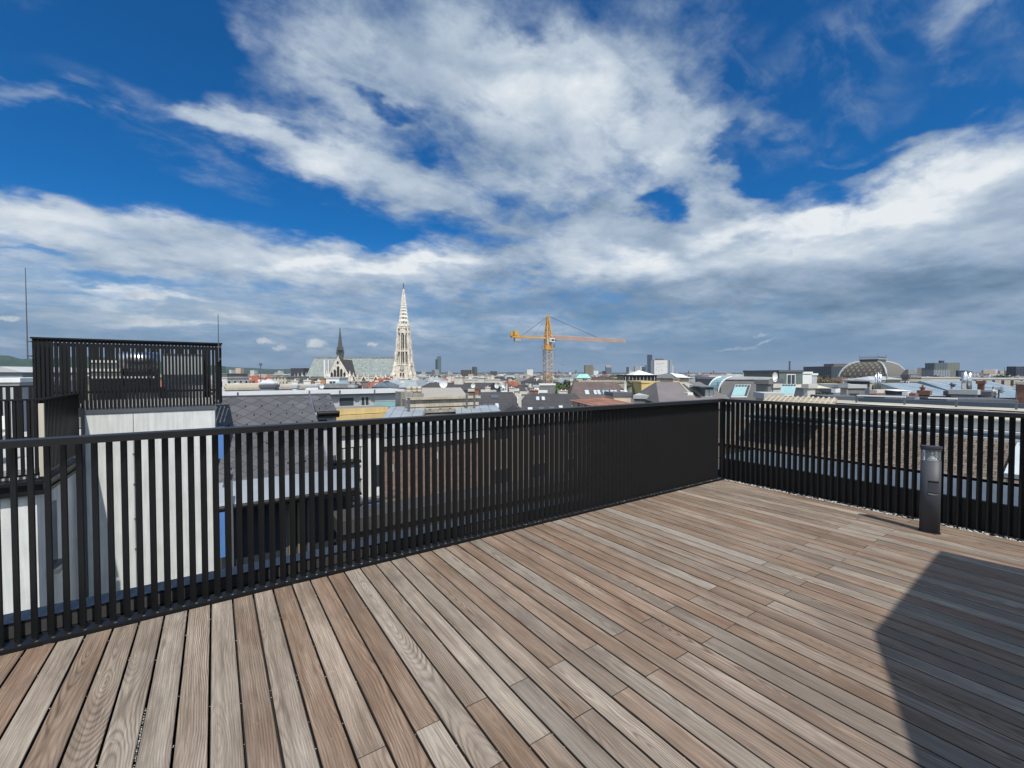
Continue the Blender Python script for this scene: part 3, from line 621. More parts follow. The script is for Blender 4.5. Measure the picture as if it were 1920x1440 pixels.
# ------------------------------------------------------------------ the white neighbour block with the slatted rooftop screen
def screen_block():
    DY = 13.2
    root = thing('rooftop_block', 'white rendered stair block with tall black slatted rooftop screen left of the slate roof', 'building', (0, DY, GZ))
    g = -GZ
    b = MB(); b.box(-2.36, 0.0, 0, 1.4, 0, g + .56); b.build('wall', M_render, root)
    MB().box(-2.38, -.02, -.001, .2, g + .701, g + .86).build('upstand', M_render, root)
    b = MB(); b.box(-2.42, .012, -.02, 1.4, g + .563, g + .70); b.box(-2.42, -2.363, -.02, 4.8, g - 3.6, g + .562); b.build('trim', M_trim, root)
    b = MB()
    for z in (0.03, -.05): pass
    b.box(-1.555, -1.545, -.006, -.0005, g - 6, g + .56); b.build('joint', M_pipe, root)
    for z in (-.4, -1.1, -1.9, -2.6): MB().box(-1.57, -1.53, -.02, -.0005, g + z, g + z + .025).build('cable_clip', M_pipe, root)
    # steel frame of the screen
    b = MB()
    for z in (2.13, 1.02): b.box(-3.12, .16, -.02, .03, g + z, g + z + .05)
    b.build('screen_rail', M_black, root)
    b = MB(); b.box(-3.14, .18, -.09, .06, g + 2.182, g + 2.215); b.build('screen_cap', M_black, root)
    pr = MB().box(-.0205, .0205, -.052, -.022, g + .705, g + 2.18).build('screen_slat', M_black, root)
    xs = [-3.10 + .0655 * i for i in range(50)]
    pr.location = (xs[0], 0, 0)
    for x in xs[1:]: cp(pr, root, (x, 0, 0))
    for xx in (-3.12, .14):
        p2 = MB().box(xx - .02, xx + .02, -.017, .017, g + .73, g + 2.18).build('screen_slat', M_black, root)
        p2.location = (0, .09, 0)
        for i in range(1, 12): cp(p2, root, (0, .09 + i * .11, 0))
    for y in (1.36,):
        b = MB()
        for i in range(33): b.box(-3.1 + i * .0985, -3.04 + i * .0985, y, y + .06, g + .73, g + 2.18)
        b.box(-3.12, .16, y + .06, y + .1, g + 2.1, g + 2.18); b.build('rear_screen', M_black, root)
    MB().box(-3.12, .16, .03, 1.4, g + .69, g + .70).build('roof', M_flat, root)
    for x, zt in ((-3.17, 3.62), (.10, 2.92)):
        b = MB(); b.tube((x, -.12, g + 1.75), (x, -.12, g + zt), .014, 6, .007); b.box(x - .015, x + .06, -.125, -.09, g + 2.1, g + 2.13); b.box(x - .015, x + .06, -.125, -.09, g + 1.80, g + 1.83); b.build('lightning_rod', M_pipe, root)
    # machines behind the screen
    t = thing('ventilation_unit', 'banded galvanised ventilation unit behind the left half of the black rooftop screen', 'ventilation unit', (-2.35, DY + .62, .705))
    b = MB(); b.box(0, 1.15, 0, .7, .08, 1.05)
    b.build('housing', mat('grey_green_housing', (.16, .19, .18), .5, .1, 2.), t)
    for z in (.62, .80, 1.0):
        MB().box(-.01, 1.16, -.02, -.002, z, z + .06).build('band', M_white, t)
    MB().box(.05, 1.1, .1, .65, 0, .08).build('foot', M_pipe, t)
    t = thing('ventilation_unit', 'tall pale grey duct box behind the right half of the black rooftop screen', 'ventilation unit', (-1.05, DY + .55, .705))
    MB().box(0, .82, 0, .75, .0, 1.20).build('housing', mat('pale_duct', (.45, .49, .51), .45, .08, 2., metal=.4), t); MB().box(-.01, .83, -.01, .76, 1.2, 1.24).build('lid', M_trim, t)
    t = thing('duct', 'shiny silver round duct glinting through the middle of the rooftop screen', 'duct', (-1.85, DY + .62, .705))
    b = MB(); b.tube((0, 0, 1.06), (.74, 0, 1.06), .21, 28); b.build('pipe', mat('polished_steel', (.85, .85, .85), .32, .05, 2., metal=1.0), t, True)
    b = MB(); b.tube((.06, 0, .0), (.06, 0, .87), .03); b.tube((.55, 0, .0), (.55, 0, .87), .03); b.build('support', M_pipe, t)
    t = thing('compressor', 'low dark compressor box under the silver duct', 'compressor', (-1.8, DY + .3, .705))
    MB().box(0, .8, 0, .5, 0, .42).build('housing', M_pipe, t); MB().box(.1, .7, -.012, -.001, .08, .34).build('grille', M_silver, t)
screen_block()

def terrace_wing():
    X1 = -2.42; Y1 = 10.62; g = -GZ
    root = thing('terrace_wing', 'white rendered wing with black railed roof terrace at the left edge', 'building', (0, 0, GZ))
    MB().box(-14, X1 - .12, Y1 + .12, 13.1, 0, g - .62).build('wall', M_render, root)
    # cornice / gutter
    b = MB(); b.box(-14, X1 + .06, Y1 - .02, 13.1, g - .42, g - .36); b.box(-14, X1 - .02, Y1 + .05, 13.1, g - .54, g - .42); b.box(-14, X1 + .02, Y1, 13.1, g - .60, g - .54); b.build('gutter', M_black, root)
    b = MB(); b.box(-14, X1 - .14, Y1 + .3, 19, g - .36, g - .28); b.build('terrace_floor', mat('pale_paving', (.42, .42, .40), .9, .15, 2.), root)
    b = MB(); b.box(X1 - .11, X1 - .095, 11.2, 11.75, g - 2.1, g - .95); b.build('window', [M_glassd], root)
    b = MB(); b.box(X1 - .11, X1 + .04, 11.15, 11.8, g - 2.18, g - 2.1); b.build('window_sill', M_trim, root)
    rl = thing('terrace_railing', 'black finned railing around the roof terrace of the left wing', 'railing', (0, 0, 0))
    zt = 1.0; zb = -.27
    b = MB(); b.box(-14, X1 + .02, Y1 - .03, Y1 + .05, zt, zt + .03); b.box(X1 - .06, X1 + .02, Y1 + .05, 13.0, zt, zt + .03)
    b.box(-14, X1, Y1, Y1 + .03, zb, zb + .03); b.box(X1 - .04, X1, Y1, 13.0, zb, zb + .03); b.build('handrail', M_black, rl)
    p_ = MB().box(-.02, .02, 0, .05, zb + .03, zt).build('fin', M_black, rl); p_.location = (X1 - .08, Y1 - .02, 0)
    for i in range(1, 46): cp(p_, rl, (X1 - .08 - i * .082, Y1 - .02, 0))
    q_ = MB().box(-.05, 0, -.02, .02, zb + .03, zt).build('fin', M_black, rl); q_.location = (X1, Y1 + .1, 0)
    for i in range(1, 29): cp(q_, rl, (X1, Y1 + .1 + i * .082, 0))
    b = MB(); b.box(X1 - .03, X1 + .035, Y1 - .075, Y1 - .03, -.28, .95); b.build('corner_post', M_cream, rl)
    sc = thing('slatted_fence', 'further black slatted fence at the back of the left roof terrace', 'fence', (0, 16.6, 0))
    b = MB(); b.box(-12, -3.4, 0, .04, 1.10, 1.15); b.box(-12, -3.4, 0, .04, -.25, -.2); b.build('rail', M_black, sc)
    p_ = MB().box(-.035, .035, -.01, .05, -.2, 1.1).build('slat', M_black, sc); p_.location = (-3.45, 0, 0)
    for i in range(1, 62): cp(p_, sc, (-3.45 - i * .135 - (.06 if i % 5 == 0 else 0), 0, 0))
    for (nm, lb, x, y) in (('garden_chair', 'white framed garden chair on the left roof terrace', -3.9, 12.3),):
        t = thing(nm, lb, 'chair', (x, y, -.28))
        MB().box(0, .5, 0, .5, .40, .44).build('seat', M_white, t); MB().box(0, .5, .47, .5, .44, .9).build('backrest', M_white, t)
        l = MB().box(0, .03, 0, .03, 0, .4).build('leg', M_silver, t)
        for dx_, dy_ in ((.47, 0), (0, .47), (.47, .47)): cp(l, t, (dx_, dy_, 0))
    t = thing('sun_lounger', 'pale slatted sun lounger lying on the left roof terrace', 'sun lounger', (-5.3, 12.1, -.28))
    MB().box(0, 1.3, 0, .6, .25, .3).build('seat', M_white, t)
    b = MB(); b.hexa([(1.3, 0, .25), (1.9, 0, .6), (1.9, .6, .6), (1.3, .6, .25), (1.3, 0, .3), (1.88, 0, .65), (1.88, .6, .65), (1.3, .6, .3)]); b.build('backrest', M_white, t)
    l = MB().box(0, .04, 0, .04, 0, .25).build('leg', M_silver, t)
    for dx_, dy_ in ((1.2, 0), (0, .5), (1.2, .5)): cp(l, t, (dx_, dy_, 0))
terrace_wing()

# ------------------------------------------------------------------ the slate roof with diamond tiles
def slate_mat():
    mm = bpy.data.materials.new('diamond_slates'); mm.use_nodes = True; t = NT(mm.node_tree); b = mm.node_tree.nodes['Principled BSDF']
    uv = t.node('ShaderNodeUVMap').outputs[0]; u, v, _ = t.sep(uv)
    p = t.m('DIVIDE', u, .46); q = t.m('DIVIDE', v, .40)
    a = t.m('ADD', p, q); c = t.m('SUBTRACT', p, q)
    fa = t.m('FRACT', a); fc = t.m('FRACT', c)
    line = t.m('MAXIMUM', t.m('LESS_THAN', fa, .045), t.m('LESS_THAN', fc, .045))
    idn = t.node('ShaderNodeTexNoise'); t.put(idn.inputs['Vector'], t.xyz(t.m('FLOOR', a), t.m('FLOOR', c), 0)); idn.inputs['Scale'].default_value = 3.3
    f = t.m('MULTIPLY', t.mr(idn.outputs[0], .3, .7, .70, 1.22), t.mr(t.noise(t.vm('MULTIPLY', uv, (1, 1, 1)), 3., 6, .6), .3, .7, .9, 1.1))
    base = t.vm('SCALE', (.088, .088, .095), f)
    t.l.new(t.mix(line, base, (.018, .018, .022)), b.inputs['Base Color']); b.inputs['Roughness'].default_value = .55
    bn = t.node('ShaderNodeBump'); bn.inputs['Strength'].default_value = .6; bn.inputs['Distance'].default_value = .006
    t.l.new(t.m('MULTIPLY', t.m('ADD', fa, fc), .5), bn.inputs['Height']); t.l.new(bn.outputs[0], b.inputs['Normal'])
    return mm
M_slate = slate_mat()
def slate_house():
    root = thing('slate_roofed_house', 'house with dark diamond slate roof and snow guards beyond the left railing', 'house', (0, 13, GZ)); g = -GZ
    # courtyard facade below the eave
    MB().box(.02, 3.35, .35, 7.0, 0, g - 1.75).build('wall', mat('dark_loggia_wall', (.055, .055, .05), .8, .2, 1.), root)
    def slope(x0, x1, y0, z0, y1, z1, nm, par, mm=M_slate):
        L = math.hypot(y1 - y0, z1 - z0); b = MB()
        b.face([(x0, y0, g + z0), (x1, y0, g + z0), (x1, y1, g + z1), (x0, y1, g + z1)], 0, [(x0, 0), (x1, 0), (x1, L), (x0, L)])
        b.face([(x1, y0, g + z0), (x1, y1, g + z0), (x1, y1, g + z1)], 0, [(0, 0), (0, 0), (0, 0)])
        b.face([(x0, y0, g + z0), (x0, y1, g + z1), (x0, y1, g + z0)], 0, [(0, 0), (0, 0), (0, 0)])
        b.face([(x0, y1, g + z0), (x0, y1, g + z1), (x1, y1, g + z1), (x1, y1, g + z0)], 0, [(0, 0)] * 4)
        return b.build(nm, mm, par)
    rf = slope(.03, 2.62, 0.0, -1.25, 3.0, .735, 'roof', root)
    r2 = slope(2.66, 3.28, 1.9, .22, 3.0, .735, 'roof', root)
    b = MB(); b.box(.02, 3.3, 2.98, 3.12, g + .735, g + .775); b.build('ridge_cap', M_trim, root)
    b = MB(); b.hexa([(2.62, -.02, g - 1.27), (2.655, -.02, g - 1.27), (2.655, 3.0, g + .74), (2.62, 3.0, g + .74), (2.62, -.02, g - 1.2), (2.655, -.02, g - 1.2), (2.655, 3.0, g + .80), (2.62, 3.0, g + .80)]); b.build('verge', M_silver, root)
    b = MB(); b.tube((2.66, 1.82, g + .19), (3.32, 1.82, g + .19), .075, 12); b.box(2.66, 3.32, 1.80, 1.9, g + .05, g + .12); b.build('gutter', M_black, root)
    MB().box(2.7, 3.27, 2.0, 3.0, g - 1.2, g + .04).build('wall', M_lgrey, root)
    MB().box(2.74, 2.98, 1.985, 1.999, g - .35, g - .02).build('window', M_glassd, root)
    # snow guards
    s = Vector((0, 3.0, 1.985)).normalized(); nrm = Vector((0, -s.z, s.y)); pg = None
    b = MB(); b.box(-.013, .013, -.02, .02, 0, .035)
    pts = []
    for r_ in range(1, 8):
        for k in range(7):
            x = .23 * (r_ % 2) * 1.0 + .1 + k * .46 * .95; v = r_ * .44
            if .1 < x < 2.55: pts.append((x, v * s.y, -1.25 + v * s.z))
    for (x, y, z) in pts:
        if pg is None: pg = b.build('snow_guard', M_black, rf); pg.rotation_euler = (math.atan2(s.z, s.y), 0, 0); pg.location = (x, y, g + z)
        else: cp(pg, rf, (x, y, g + z))
    for x, v in ((2.78, .2), (3.0, .35), (3.17, .5), (2.9, .8), (3.1, .95)): cp(pg, r2, (x, 1.9 + v, g + .22 + v * .468))
    # metal lower pitch, gutter and glazed loggia
    b = MB(); b.hexa([(.03, -.55, g - 1.72), (3.3, -.55, g - 1.72), (3.3, 0, g - 1.27), (.03, 0, g - 1.27), (.03, -.55, g - 1.70), (3.3, -.55, g - 1.70), (3.3, 0, g - 1.25), (.03, 0, g - 1.25)]); b.build('metal_apron', mat('satin_metal_apron', (.30, .33, .36), .35, .1, 2., metal=.6), root)
    b = MB(); b.tube((.03, -.58, g - 1.76), (3.3, -.58, g - 1.76), .07, 10); b.build('gutter', M_black, root)
    b = MB(); b.box(.1, 3.2, .33, .345, g - 4.2, g - 1.9); b.build('glazing', M_glassd, root)
    for x in (.5, 1.0, 1.55, 2.1, 2.7): MB().box(x, x + .06, .29, .33, g - 4.2, g - 1.9).build('mullion', M_pipe, root)
    for x in (1.62, 1.85): MB().box(x, x + .16, .27, .30, g - 3.6, g - 2.1).build('blind', mat('olive_blind', (.16, .15, .09), .9, .1), root)
    # narrow strip beside the white block with sky-lit glass
    b = MB(); b.box(.03, .2, -.62, -.60, g - .55, g + .2); b.box(.03, .2, -.62, -.60, g - 2.9, g - 1.75); b.build('window', M_glassb, root)
    MB().box(.24, .33, -.70, -.62, g - 4, g - 1.1).build('downpipe', M_silver, root)
slate_house()

def courtyard():
    """what shows between the slats right of the slate roof"""
    h = house('courtyard_house', 'white courtyard house with a black balcony seen between the railing slats', 'house', 597, 715, 801, 15.2, 1.2, M_render, M_flat, rot=ALIGN)
    g = h.he
    for z in (g - .95, g - 2.1):
        b = MB(); b.box(.3, 1.3, -.5, 0, z, z + .08); b.build('balcony', M_black, h.root)
        for i in range(9): MB().box(.3 + i * .12, .32 + i * .12, -.5, -.48, z + .08, z + .55).build('baluster', M_black, h.root)
        MB().box(.28, 1.32, -.52, -.47, z + .55, z + .58).build('handrail', M_black, h.root)
    for x in (.1, .55, 1.0, 1.9): MB().box(x, x + .3, -.02, -.001, g - 2.0, g - 1.2).build('window', M_glassd, h.root)
    for x in (.1, .55, 1.35, 1.8): MB().box(x, x + .35, -.3, -.28, g - 3.6, g - 2.5).build('skylight', M_glassb, h.root)
    MB().box(-.1, 2.6, -.35, -.02, g - 2.45, g - 2.35).build('cornice', M_trim, h.root)
    h = house('courtyard_house', 'brown brick fire wall with pale metal edge seen between the middle slats', 'house', 716, 905, 803, 17, 1.0, tiles('brown_rough_brick', (.19, .135, .112), .12, .3), R_metal, rot=ALIGN)
    MB().box(0, h.w, -.15, -.001, h.he - .35, h.he - .05).build('cornice', M_lgrey, h.root)
    for x, z in ((.3, 1.1), (1.2, 2.4), (2.2, .8), (3.1, 2.8), (2.7, 1.7)): MB().box(x, x + .12, -.03, -.001, h.he - z - .3, h.he - z).build('vent_opening', M_lgrey, h.root)
    h = house('low_workshop', 'low grey flat roofed annex at the foot of the brick fire wall', 'annex', 640, 1330, 975, 11.2, .8, M_anthw, M_anthw, rot=ALIGN)
    h = house('neighbour_house', 'pale grey walled house close behind the solid looking end of the left railing', 'house', 905, 1350, 790, 24, 1.5, walls('brown_grey_facade', (.15, .125, .105)), M_flat, rot=ALIGN)
courtyard()

# ------------------------------------------------------------------ middle distance, left of the tower
def mid_left():
    h = house('attic_house', 'long low rooftop storey with white metal fascia above the diamond slate roof', 'building', 412, 752, 737, 34, 3.5, M_lgrey, M_lgrey, rot=ALIGN)
    g = h.he
    b = MB(); b.box(-.1, h.w + .1, -.5, -.13, g + .05, g + .37); b.build('fascia', mat('white_fascia', (.62, .63, .65), .5, .05, 1.), h.root)
    for fx in (.075, .43, .60, .81): MB().box(fx * h.w, fx * h.w + .12, -.53, -.501, g - .05, g + .40).build('downpipe', M_pipe, h.root)
    for (a_, c_, mm, nm) in ((.60, .70, M_glass, 'window'), (.725, .80, M_glass, 'glass_door')):
        b = MB(); b.box(a_ * h.w, c_ * h.w, -.08, -.001, g - 1.15, g - .2); b.box(a_ * h.w + .12, c_ * h.w - .12, -.10, -.081, g - 1.0, g - .3, 1); b.build(nm, [M_lgrey, mm], h.root)
    for i in range(3): MB().box((.735 + i * .025) * h.w, (.735 + i * .025) * h.w + .05, -.12, -.102, g - 1.1, g - .25).build('mullion', M_white, h.root)
    b = MB(); b.box(.82 * h.w, .995 * h.w, -.06, -.001, g - .75, g - .1); b.box(.82 * h.w, .995 * h.w, -.06, -.001, g - 1.25, g - .78, 1); b.build('wall_panel', [M_lgrey, M_aqua], h.root)
    b = MB(); b.box(.58 * h.w, h.w, -1.0, -.98, g - 1.4, g - 1.38); b.build('ledge', M_pipe, h.root)
    h = house('yellow_house', 'yellow house with stepped cornice just above the handrail left of centre', 'house', 621, 725, 767, 27, 1.5, M_yel, M_flat, rot=ALIGN + 2)
    g = h.he
    MB().box(-.2, h.w + .02, -.25, -.001, g - .02, g + .34).build('cornice', M_yel, h.root); MB().box(-.35, h.w + .02, -.45, -.001, g - .42, g - .06).build('cornice', M_yel, h.root)
    for fx in (.12, .43, .74): MB().box(fx * h.w, fx * h.w + .5, -.03, -.001, g - 1.5, g - .6).build('window', M_glass, h.root)
    h = house('metal_roofed_house', 'small house with pale standing seam roof and vent pipe left of the stone attic', 'house', 727, 780, 763, 24, 3.2, M_greyr, R_metal, 'shed', 786, rot=8)
    b = MB(); b.tube((.62 * h.w, 1.9, h.he + .1), (.62 * h.w, 1.9, h.he + 1.0), .07, 8); b.tube((.62 * h.w, 1.9, h.he + 1.0), (.62 * h.w, 1.9, h.he + 1.06), .1, 8); b.build('vent_pipe', M_pipe, h.roof)
    # stone attic with mouldings and finials
    P, a, u, w_ = wsolve(766, 893, 27, ALIGN - 6); zt = zat(766, 745, 27)
    root = thing('stone_attic', 'weathered stone attic with heavy mouldings below the church tower', 'parapet', (P.x, P.y, GZ), a); g = zt - GZ
    MB().box(0, w_, 0, 1.6, 0, g - .15).build('wall', M_stone, root)
    for z0, z1, pr, mm in ((-.16, 0, .22, M_beige), (-.62, -.42, .12, M_beige), (-.80, -.70, .2, M_beige), (-.98, -.82, .3, M_stone), (-1.32, -1.12, .45, M_beige)):
        MB().box(-pr, w_ + pr, -pr, -.001, g + z0, g + z1).build('moulding', mm, root)
    for fx in (.1, .27, .42, .56): 
        b = MB(); b.box(fx * w_, fx * w_ + .12, -.26, -.201, g - .84, g - .74); b.build('bracket', M_pipe, root)
    P, a, u, w_ = wsolve(751, 796, 29, ALIGN - 6); zt = zat(751, 735, 29)
    root = thing('stone_pier', 'broad stone chimney pier with urn finials in front of the church tower', 'pier', (P.x, P.y, GZ), a); g = zt - GZ
    MB().box(0, w_ * .5, 0, 1.5, 0, g).build('block', M_stone, root); MB().box(w_ * .35, w_, .2, 1.4, 0, g - .12).build('shoulder', M_stone, root)
    for x in (.42, .66, .88):
        b = MB(); b.cone((x * w_, .6), .16, g - .1, g + .12, 10, .20); b.cone((x * w_, .6), .20, g + .12, g + .34, 10, .12); b.build('urn', M_beige, root, True)
    h = house('metal_roofed_house', 'pale blue metal roof with two vent pipes right of the stone attic', 'house', 866, 932, 761, 25.5, 3.5, M_greyr, R_metal, 'shed', 779, rot=8)
    for fx in (.18, .42):
        b = MB(); b.tube((fx * h.w, 2.6, h.he), (fx * h.w, 2.6, h.he + 1.1), .06, 8); b.build('vent_pipe', M_pipe, h.roof)
    house('gabled_house', 'pale beige low gable roof sloping away right of the church tower', 'house', 788, 872, 727, 62, 16, M_beige, mat('pale_beige_roof', (.34, .31, .27), .9, .1, .5), 'shed', 744, rot=10)
    house('dark_roofed_house', 'long dark roof immediately right of the church tower base', 'house', 782, 905, 717, 95, 16, W_grey, R_dark, 'gable', 731, rot=-12, chim=((.5, .4, 2, 1.2), (.8, .6, 1.5, 1)))
    # beige roofs over the white fascia
    house('cornice_house', 'long beige cornice and roof edge above the white fascia', 'house', 424, 572, 727, 62, 12, M_beige, M_beige, rot=ALIGN, chim=())
    house('cornice_house', 'upper beige parapet block right of the black rooftop screen', 'house', 426, 487, 721, 72, 10, M_beige, M_cream, rot=ALIGN)
    house('cooling_box', 'grey blue louvred cooling box in front of the small tent roof', 'box', 487, 514, 722, 58, 4, mat('grey_blue_louvres', (.13, .17, .19), .6, .1, 2.), M_trim, rot=20, base=-3)
    house('tent_roofed_pavilion', 'little white tent roofed pavilion behind the grey cooling box', 'pavilion', 486, 511, 711, 66, 5, M_white, mat('pale_tent_roof', (.55, .58, .58), .5, .08, 1.), 'hip', 719, rot=20)
    t = thing('antenna_mast', 'thin dark antenna mast rising behind the tent roofed pavilion', 'antenna', at(489, 716, 70))
    b = MB(); b.tube((0, 0, -1), (0, 0, 2.7), .09, 6, .05); b.build('mast', M_pipe, t); b = MB(); b.tube((0, 0, 2.6), (0, 0, 2.95), .22, 8); b.build('head', M_pipe, t)
    house('office_block', 'cream slab office block with fine window grid right of the red roofs', 'office block', 509, 538, 706, 130, 14, walls('cream_grid_facade', (.48, .44, .34), su=1.0, sv=1.2), M_flat, rot=0, base=GZ)
    house('white_cube_house', 'small white cube house left of the church choir', 'house', 553, 561, 709, 110, 6, M_white, M_flat)
    house('white_cube_house', 'white rooftop box beside the cream office block', 'house', 539, 546, 712, 105, 6, M_cream, M_flat)
    house('grey_hall', 'dark blue grey flat building behind the left end of the church roof', 'building', 545, 569, 690, 520, 30, walls('slate_blue_facade', (.045, .05, .06)), M_flat)
    house('rooftop_hut', 'white rooftop hut left of the orange container', 'rooftop hut', 589, 600, 708, 120, 5, M_white, M_flat)
    house('rooftop_hut', 'orange rooftop container before the church nave', 'rooftop hut', 600.5, 609, 708, 120, 5, mat('orange_panel', (.55, .25, .09), .7, .1, 1.), M_flat)
    house('rooftop_hut', 'wide white rooftop box with dark slot before the church transept', 'rooftop hut', 611, 636, 707.5, 118, 6, M_white, M_lgrey, wins=((1, 1.3, 1.6, .6),))
    house('glass_roofed_hut', 'pale green glazed roof below the church transept', 'skylight', 616, 642, 716, 95, 6, M_greyr, M_aqua, 'hip', 722)
    house('grey_roofed_house', 'dark grey roof under the orange container', 'house', 592, 650, 719, 88, 9, M_greyr, R_grey, 'gable', 727)
    h = house('barrel_roofed_house', 'blue grey metal barrel roof in front of the church aisle', 'house', 697, 729, 715, 100, 9, M_silver, seams('blue_grey_sheet', (.16, .20, .23), .5), 'mansard', 725)
    house('brown_shed', 'brown timber rooftop shed left of the white rooftop hut', 'rooftop hut', 578, 589, 709, 118, 5, mat('brown_timber', (.22, .13, .08), .9, .2, 1.), M_flat)
    house('flat_house', 'long pale flat roof below the cream office block', 'house', 516, 600, 722, 84, 10, M_white, M_lgrey, rot=14, chim=((.3, .5, 1.2, .6), (.6, .5, 1.2, .7), (.85, .5, 1, .5)))
    house('gable_ended_house', 'grey gabled house with attic windows at the far left edge', 'house', -30, 42, 687, 62, 14, mat('grey_blue_wall', (.24, .27, .29), .8, .1, .5), M_lgrey, 'front', 698, wins=((4, 2.0, 1.3, 1.0),), rot=8)
    house('flat_house', 'white edged flat roof in front of the grey gabled house', 'house', -60, 36, 709, 34, 8, M_lgrey, M_white, rot=20)
    house('cream_house', 'cream house with stepped roof between the hill and the rooftop screen', 'house', 40, 75, 697, 66, 12, W_cream, M_cream, 'hip', 706)
    house('grey_house', 'grey office house at the right foot of the rooftop screen', 'house', 400, 426, 700, 180, 14, walls('grey_band_facade', (.13, .14, .15), su=1., sv=2.), M_flat)
    house('white_slab', 'pale slab house right of the rooftop screen', 'house', 405, 426, 707, 120, 10, W_white, M_cream)
    # white towers on the far plain
    for i, (a_, c_, y_, lb) in enumerate(((469, 477, 694, 'small white tower block on the plain beneath the far hills'), (521, 526, 695, 'tiny pale blue tower left of the church choir on the horizon'), (430, 434, 693, 'tiny white steeple house beside the rooftop screen'))):
        house('tower_block', lb, 'tower block', a_, c_, y_, 1500, 20, W_white, M_flat)
mid_left()

# ------------------------------------------------------------------ the neo-gothic church
def church():
    D0 = 350; S = D0 / F; P = at(567, 700, D0); a = math.atan2(RT.y, RT.x)
    root = thing('church', 'neo gothic church with pale lace stone tower and long green grey slate roof', 'church', (P.x, P.y, GZ), a)
    X = lambda px, y=0: (px - 960) / F * (D0 + y) - (567 - 960) * S
    Z = lambda py, y=0: (700.6 - py) / F * (D0 + y) + HC - GZ
    lime = mat('church_limestone', (.74, .68, .58), .9, .32, .5, streak=.35); limed = mat('church_dark_stone', (.23, .20, .17), .95, .3, .35)
    dark = mat('church_openings', (.03, .028, .026), .9, .2); roofm = tiles('green_grey_church_slates', (.215, .245, .235), .9, .3, .8)
    fl = mat('verdigris_lead', (.075, .085, .08), .7, .2, .5)
    # nave and choir
    MB().box(X(575), X(740), 6, 34, 0, Z(705)).build('nave_wall', lime, root)
    b = MB(); zr = Z(671.5, 20); ze = Z(706); x0, x1 = X(569), X(741)
    b.mesh([(x0, 4, ze), (x1, 4, ze), (x1, 36, ze), (x0, 36, ze), (X(590, 20), 20, zr), (x1, 20, zr)], [(0, 1, 5, 4), (1, 2, 5), (2, 3, 4, 5), (3, 0, 4), (3, 2, 1, 0)])
    rf = b.build('nave_roof', roofm, root)
    MB().box(X(589, 20), x1, 19.6, 20.4, zr - .2, zr + .8).build('ridge_cresting', limed, rf)
    b = MB(); b.box(X(738.5), X(741.5), 3.5, 36, ze, Z(700)); b.mesh([(X(739), 3, ze), (X(739), 37, ze), (X(739), 20, zr + 1.5), (X(741), 3, ze), (X(741), 37, ze), (X(741), 20, zr + 1.5)], [(0, 2, 1), (3, 4, 5), (0, 3, 5, 2), (1, 2, 5, 4)]); b.build('gable_wall', limed, root)
    # aisle with parapet, gabled bays and pinnacles
    MB().box(X(641), X(741), -1, 6, 0, Z(708)).build('aisle_wall', lime, root)
    b = MB(); b.box(X(641), X(741), -1.5, -1.02, Z(709), Z(707)); b.build('aisle_parapet', lime, root)
    for px in (664, 683.5, 706, 734):
        c = X(px); hw = 6 * S
        b = MB(); b.mesh([(c - hw, -2.2, Z(714)), (c + hw, -2.2, Z(714)), (c, -2.2, Z(701)), (c - hw, -1.2, Z(714)), (c + hw, -1.2, Z(714)), (c, -1.2, Z(701))], [(0, 1, 2), (5, 4, 3), (0, 2, 5, 3), (1, 4, 5, 2), (0, 3, 4, 1)])
        b.box(c - hw, c + hw, -2.2, -1.2, Z(740), Z(714)); g_ = b.build('bay_gable', lime, root)
        b = MB(); b.mesh([(c - hw * .55, -2.35, Z(725)), (c + hw * .55, -2.35, Z(725)), (c + hw * .55, -2.35, Z(712)), (c, -2.35, Z(706)), (c - hw * .55, -2.35, Z(712)), (c - hw * .55, -2.2, Z(725)), (c + hw * .55, -2.2, Z(725)), (c + hw * .55, -2.2, Z(712)), (c, -2.2, Z(706)), (c - hw * .55, -2.2, Z(712))], [(0, 1, 2, 3, 4), (0, 5, 6, 1), (1, 6, 7, 2), (2, 7, 8, 3), (3, 8, 9, 4), (4, 9, 5, 0)]); b.build('window', mat('brown_church_glass', (.10, .06, .04), .5, .2), g_)
        b = MB(); b.cone((c, -1.7), .5, Z(701), Z(698), 4); b.build('finial', lime, g_)
    for i, px in enumerate([654, 673, 693, 716, 725]):
        b = MB(); c = X(px); b.box(c - .45, c + .45, -3.4, -2.4, 0, Z(706)); b.cone((c, -2.9), .75, Z(706), Z(700), 4, rot=.785); b.build('buttress', lime, root)
    pn = None
    for i in range(17):
        px = 646 + i * 5.6
        b = MB(); b.cone((0, 0), .32, 0, 3.0, 4); b.cone((0, 0), .4, -1, 0, 4, .4)
        if pn is None: pn = b.build('parapet_pinnacle', limed, root); pn.location = (X(px), -.5, Z(707))
        else: cp(pn, root, (X(px), -.5, Z(707)))
    # choir pilasters and turrets at the left
    for px, y0, y1, w_, mm in ((570.5, 700, 740, 2.0, lime), (578, 699, 740, 1.2, lime), (572.5, 706, 740, 6, mat('pale_blue_stone', (.42, .50, .52), .8, .1)), (585, 703, 740, 1.3, lime), (563, 701, 740, 1.6, lime), (557, 703, 740, 1.4, lime)):
        b = MB(); c = X(px); b.box(c - w_ * S / 2, c + w_ * S / 2, -4, -4 + w_ * S, 0, Z(y0 + 5)); b.cone((c, -4 + w_ * S / 2), w_ * S * .75, Z(y0 + 5), Z(y0 - 3), 4, rot=.785); b.build('choir_turret', mm, root)
    for px, w_ in ((607.5, 2.6), (614.8, 1.6)):
        MB().box(X(px) - w_ * S / 2, X(px) + w_ * S / 2, 1, 6, Z(722), Z(675)).build('chimney_shaft', M_white, root)
    # transept
    xa, xb, xm = X(614, -12), X(656, -12), X(633.5, -12); zg0, zg1 = Z(708), Z(671, -12)
    b = MB(); y0 = -12
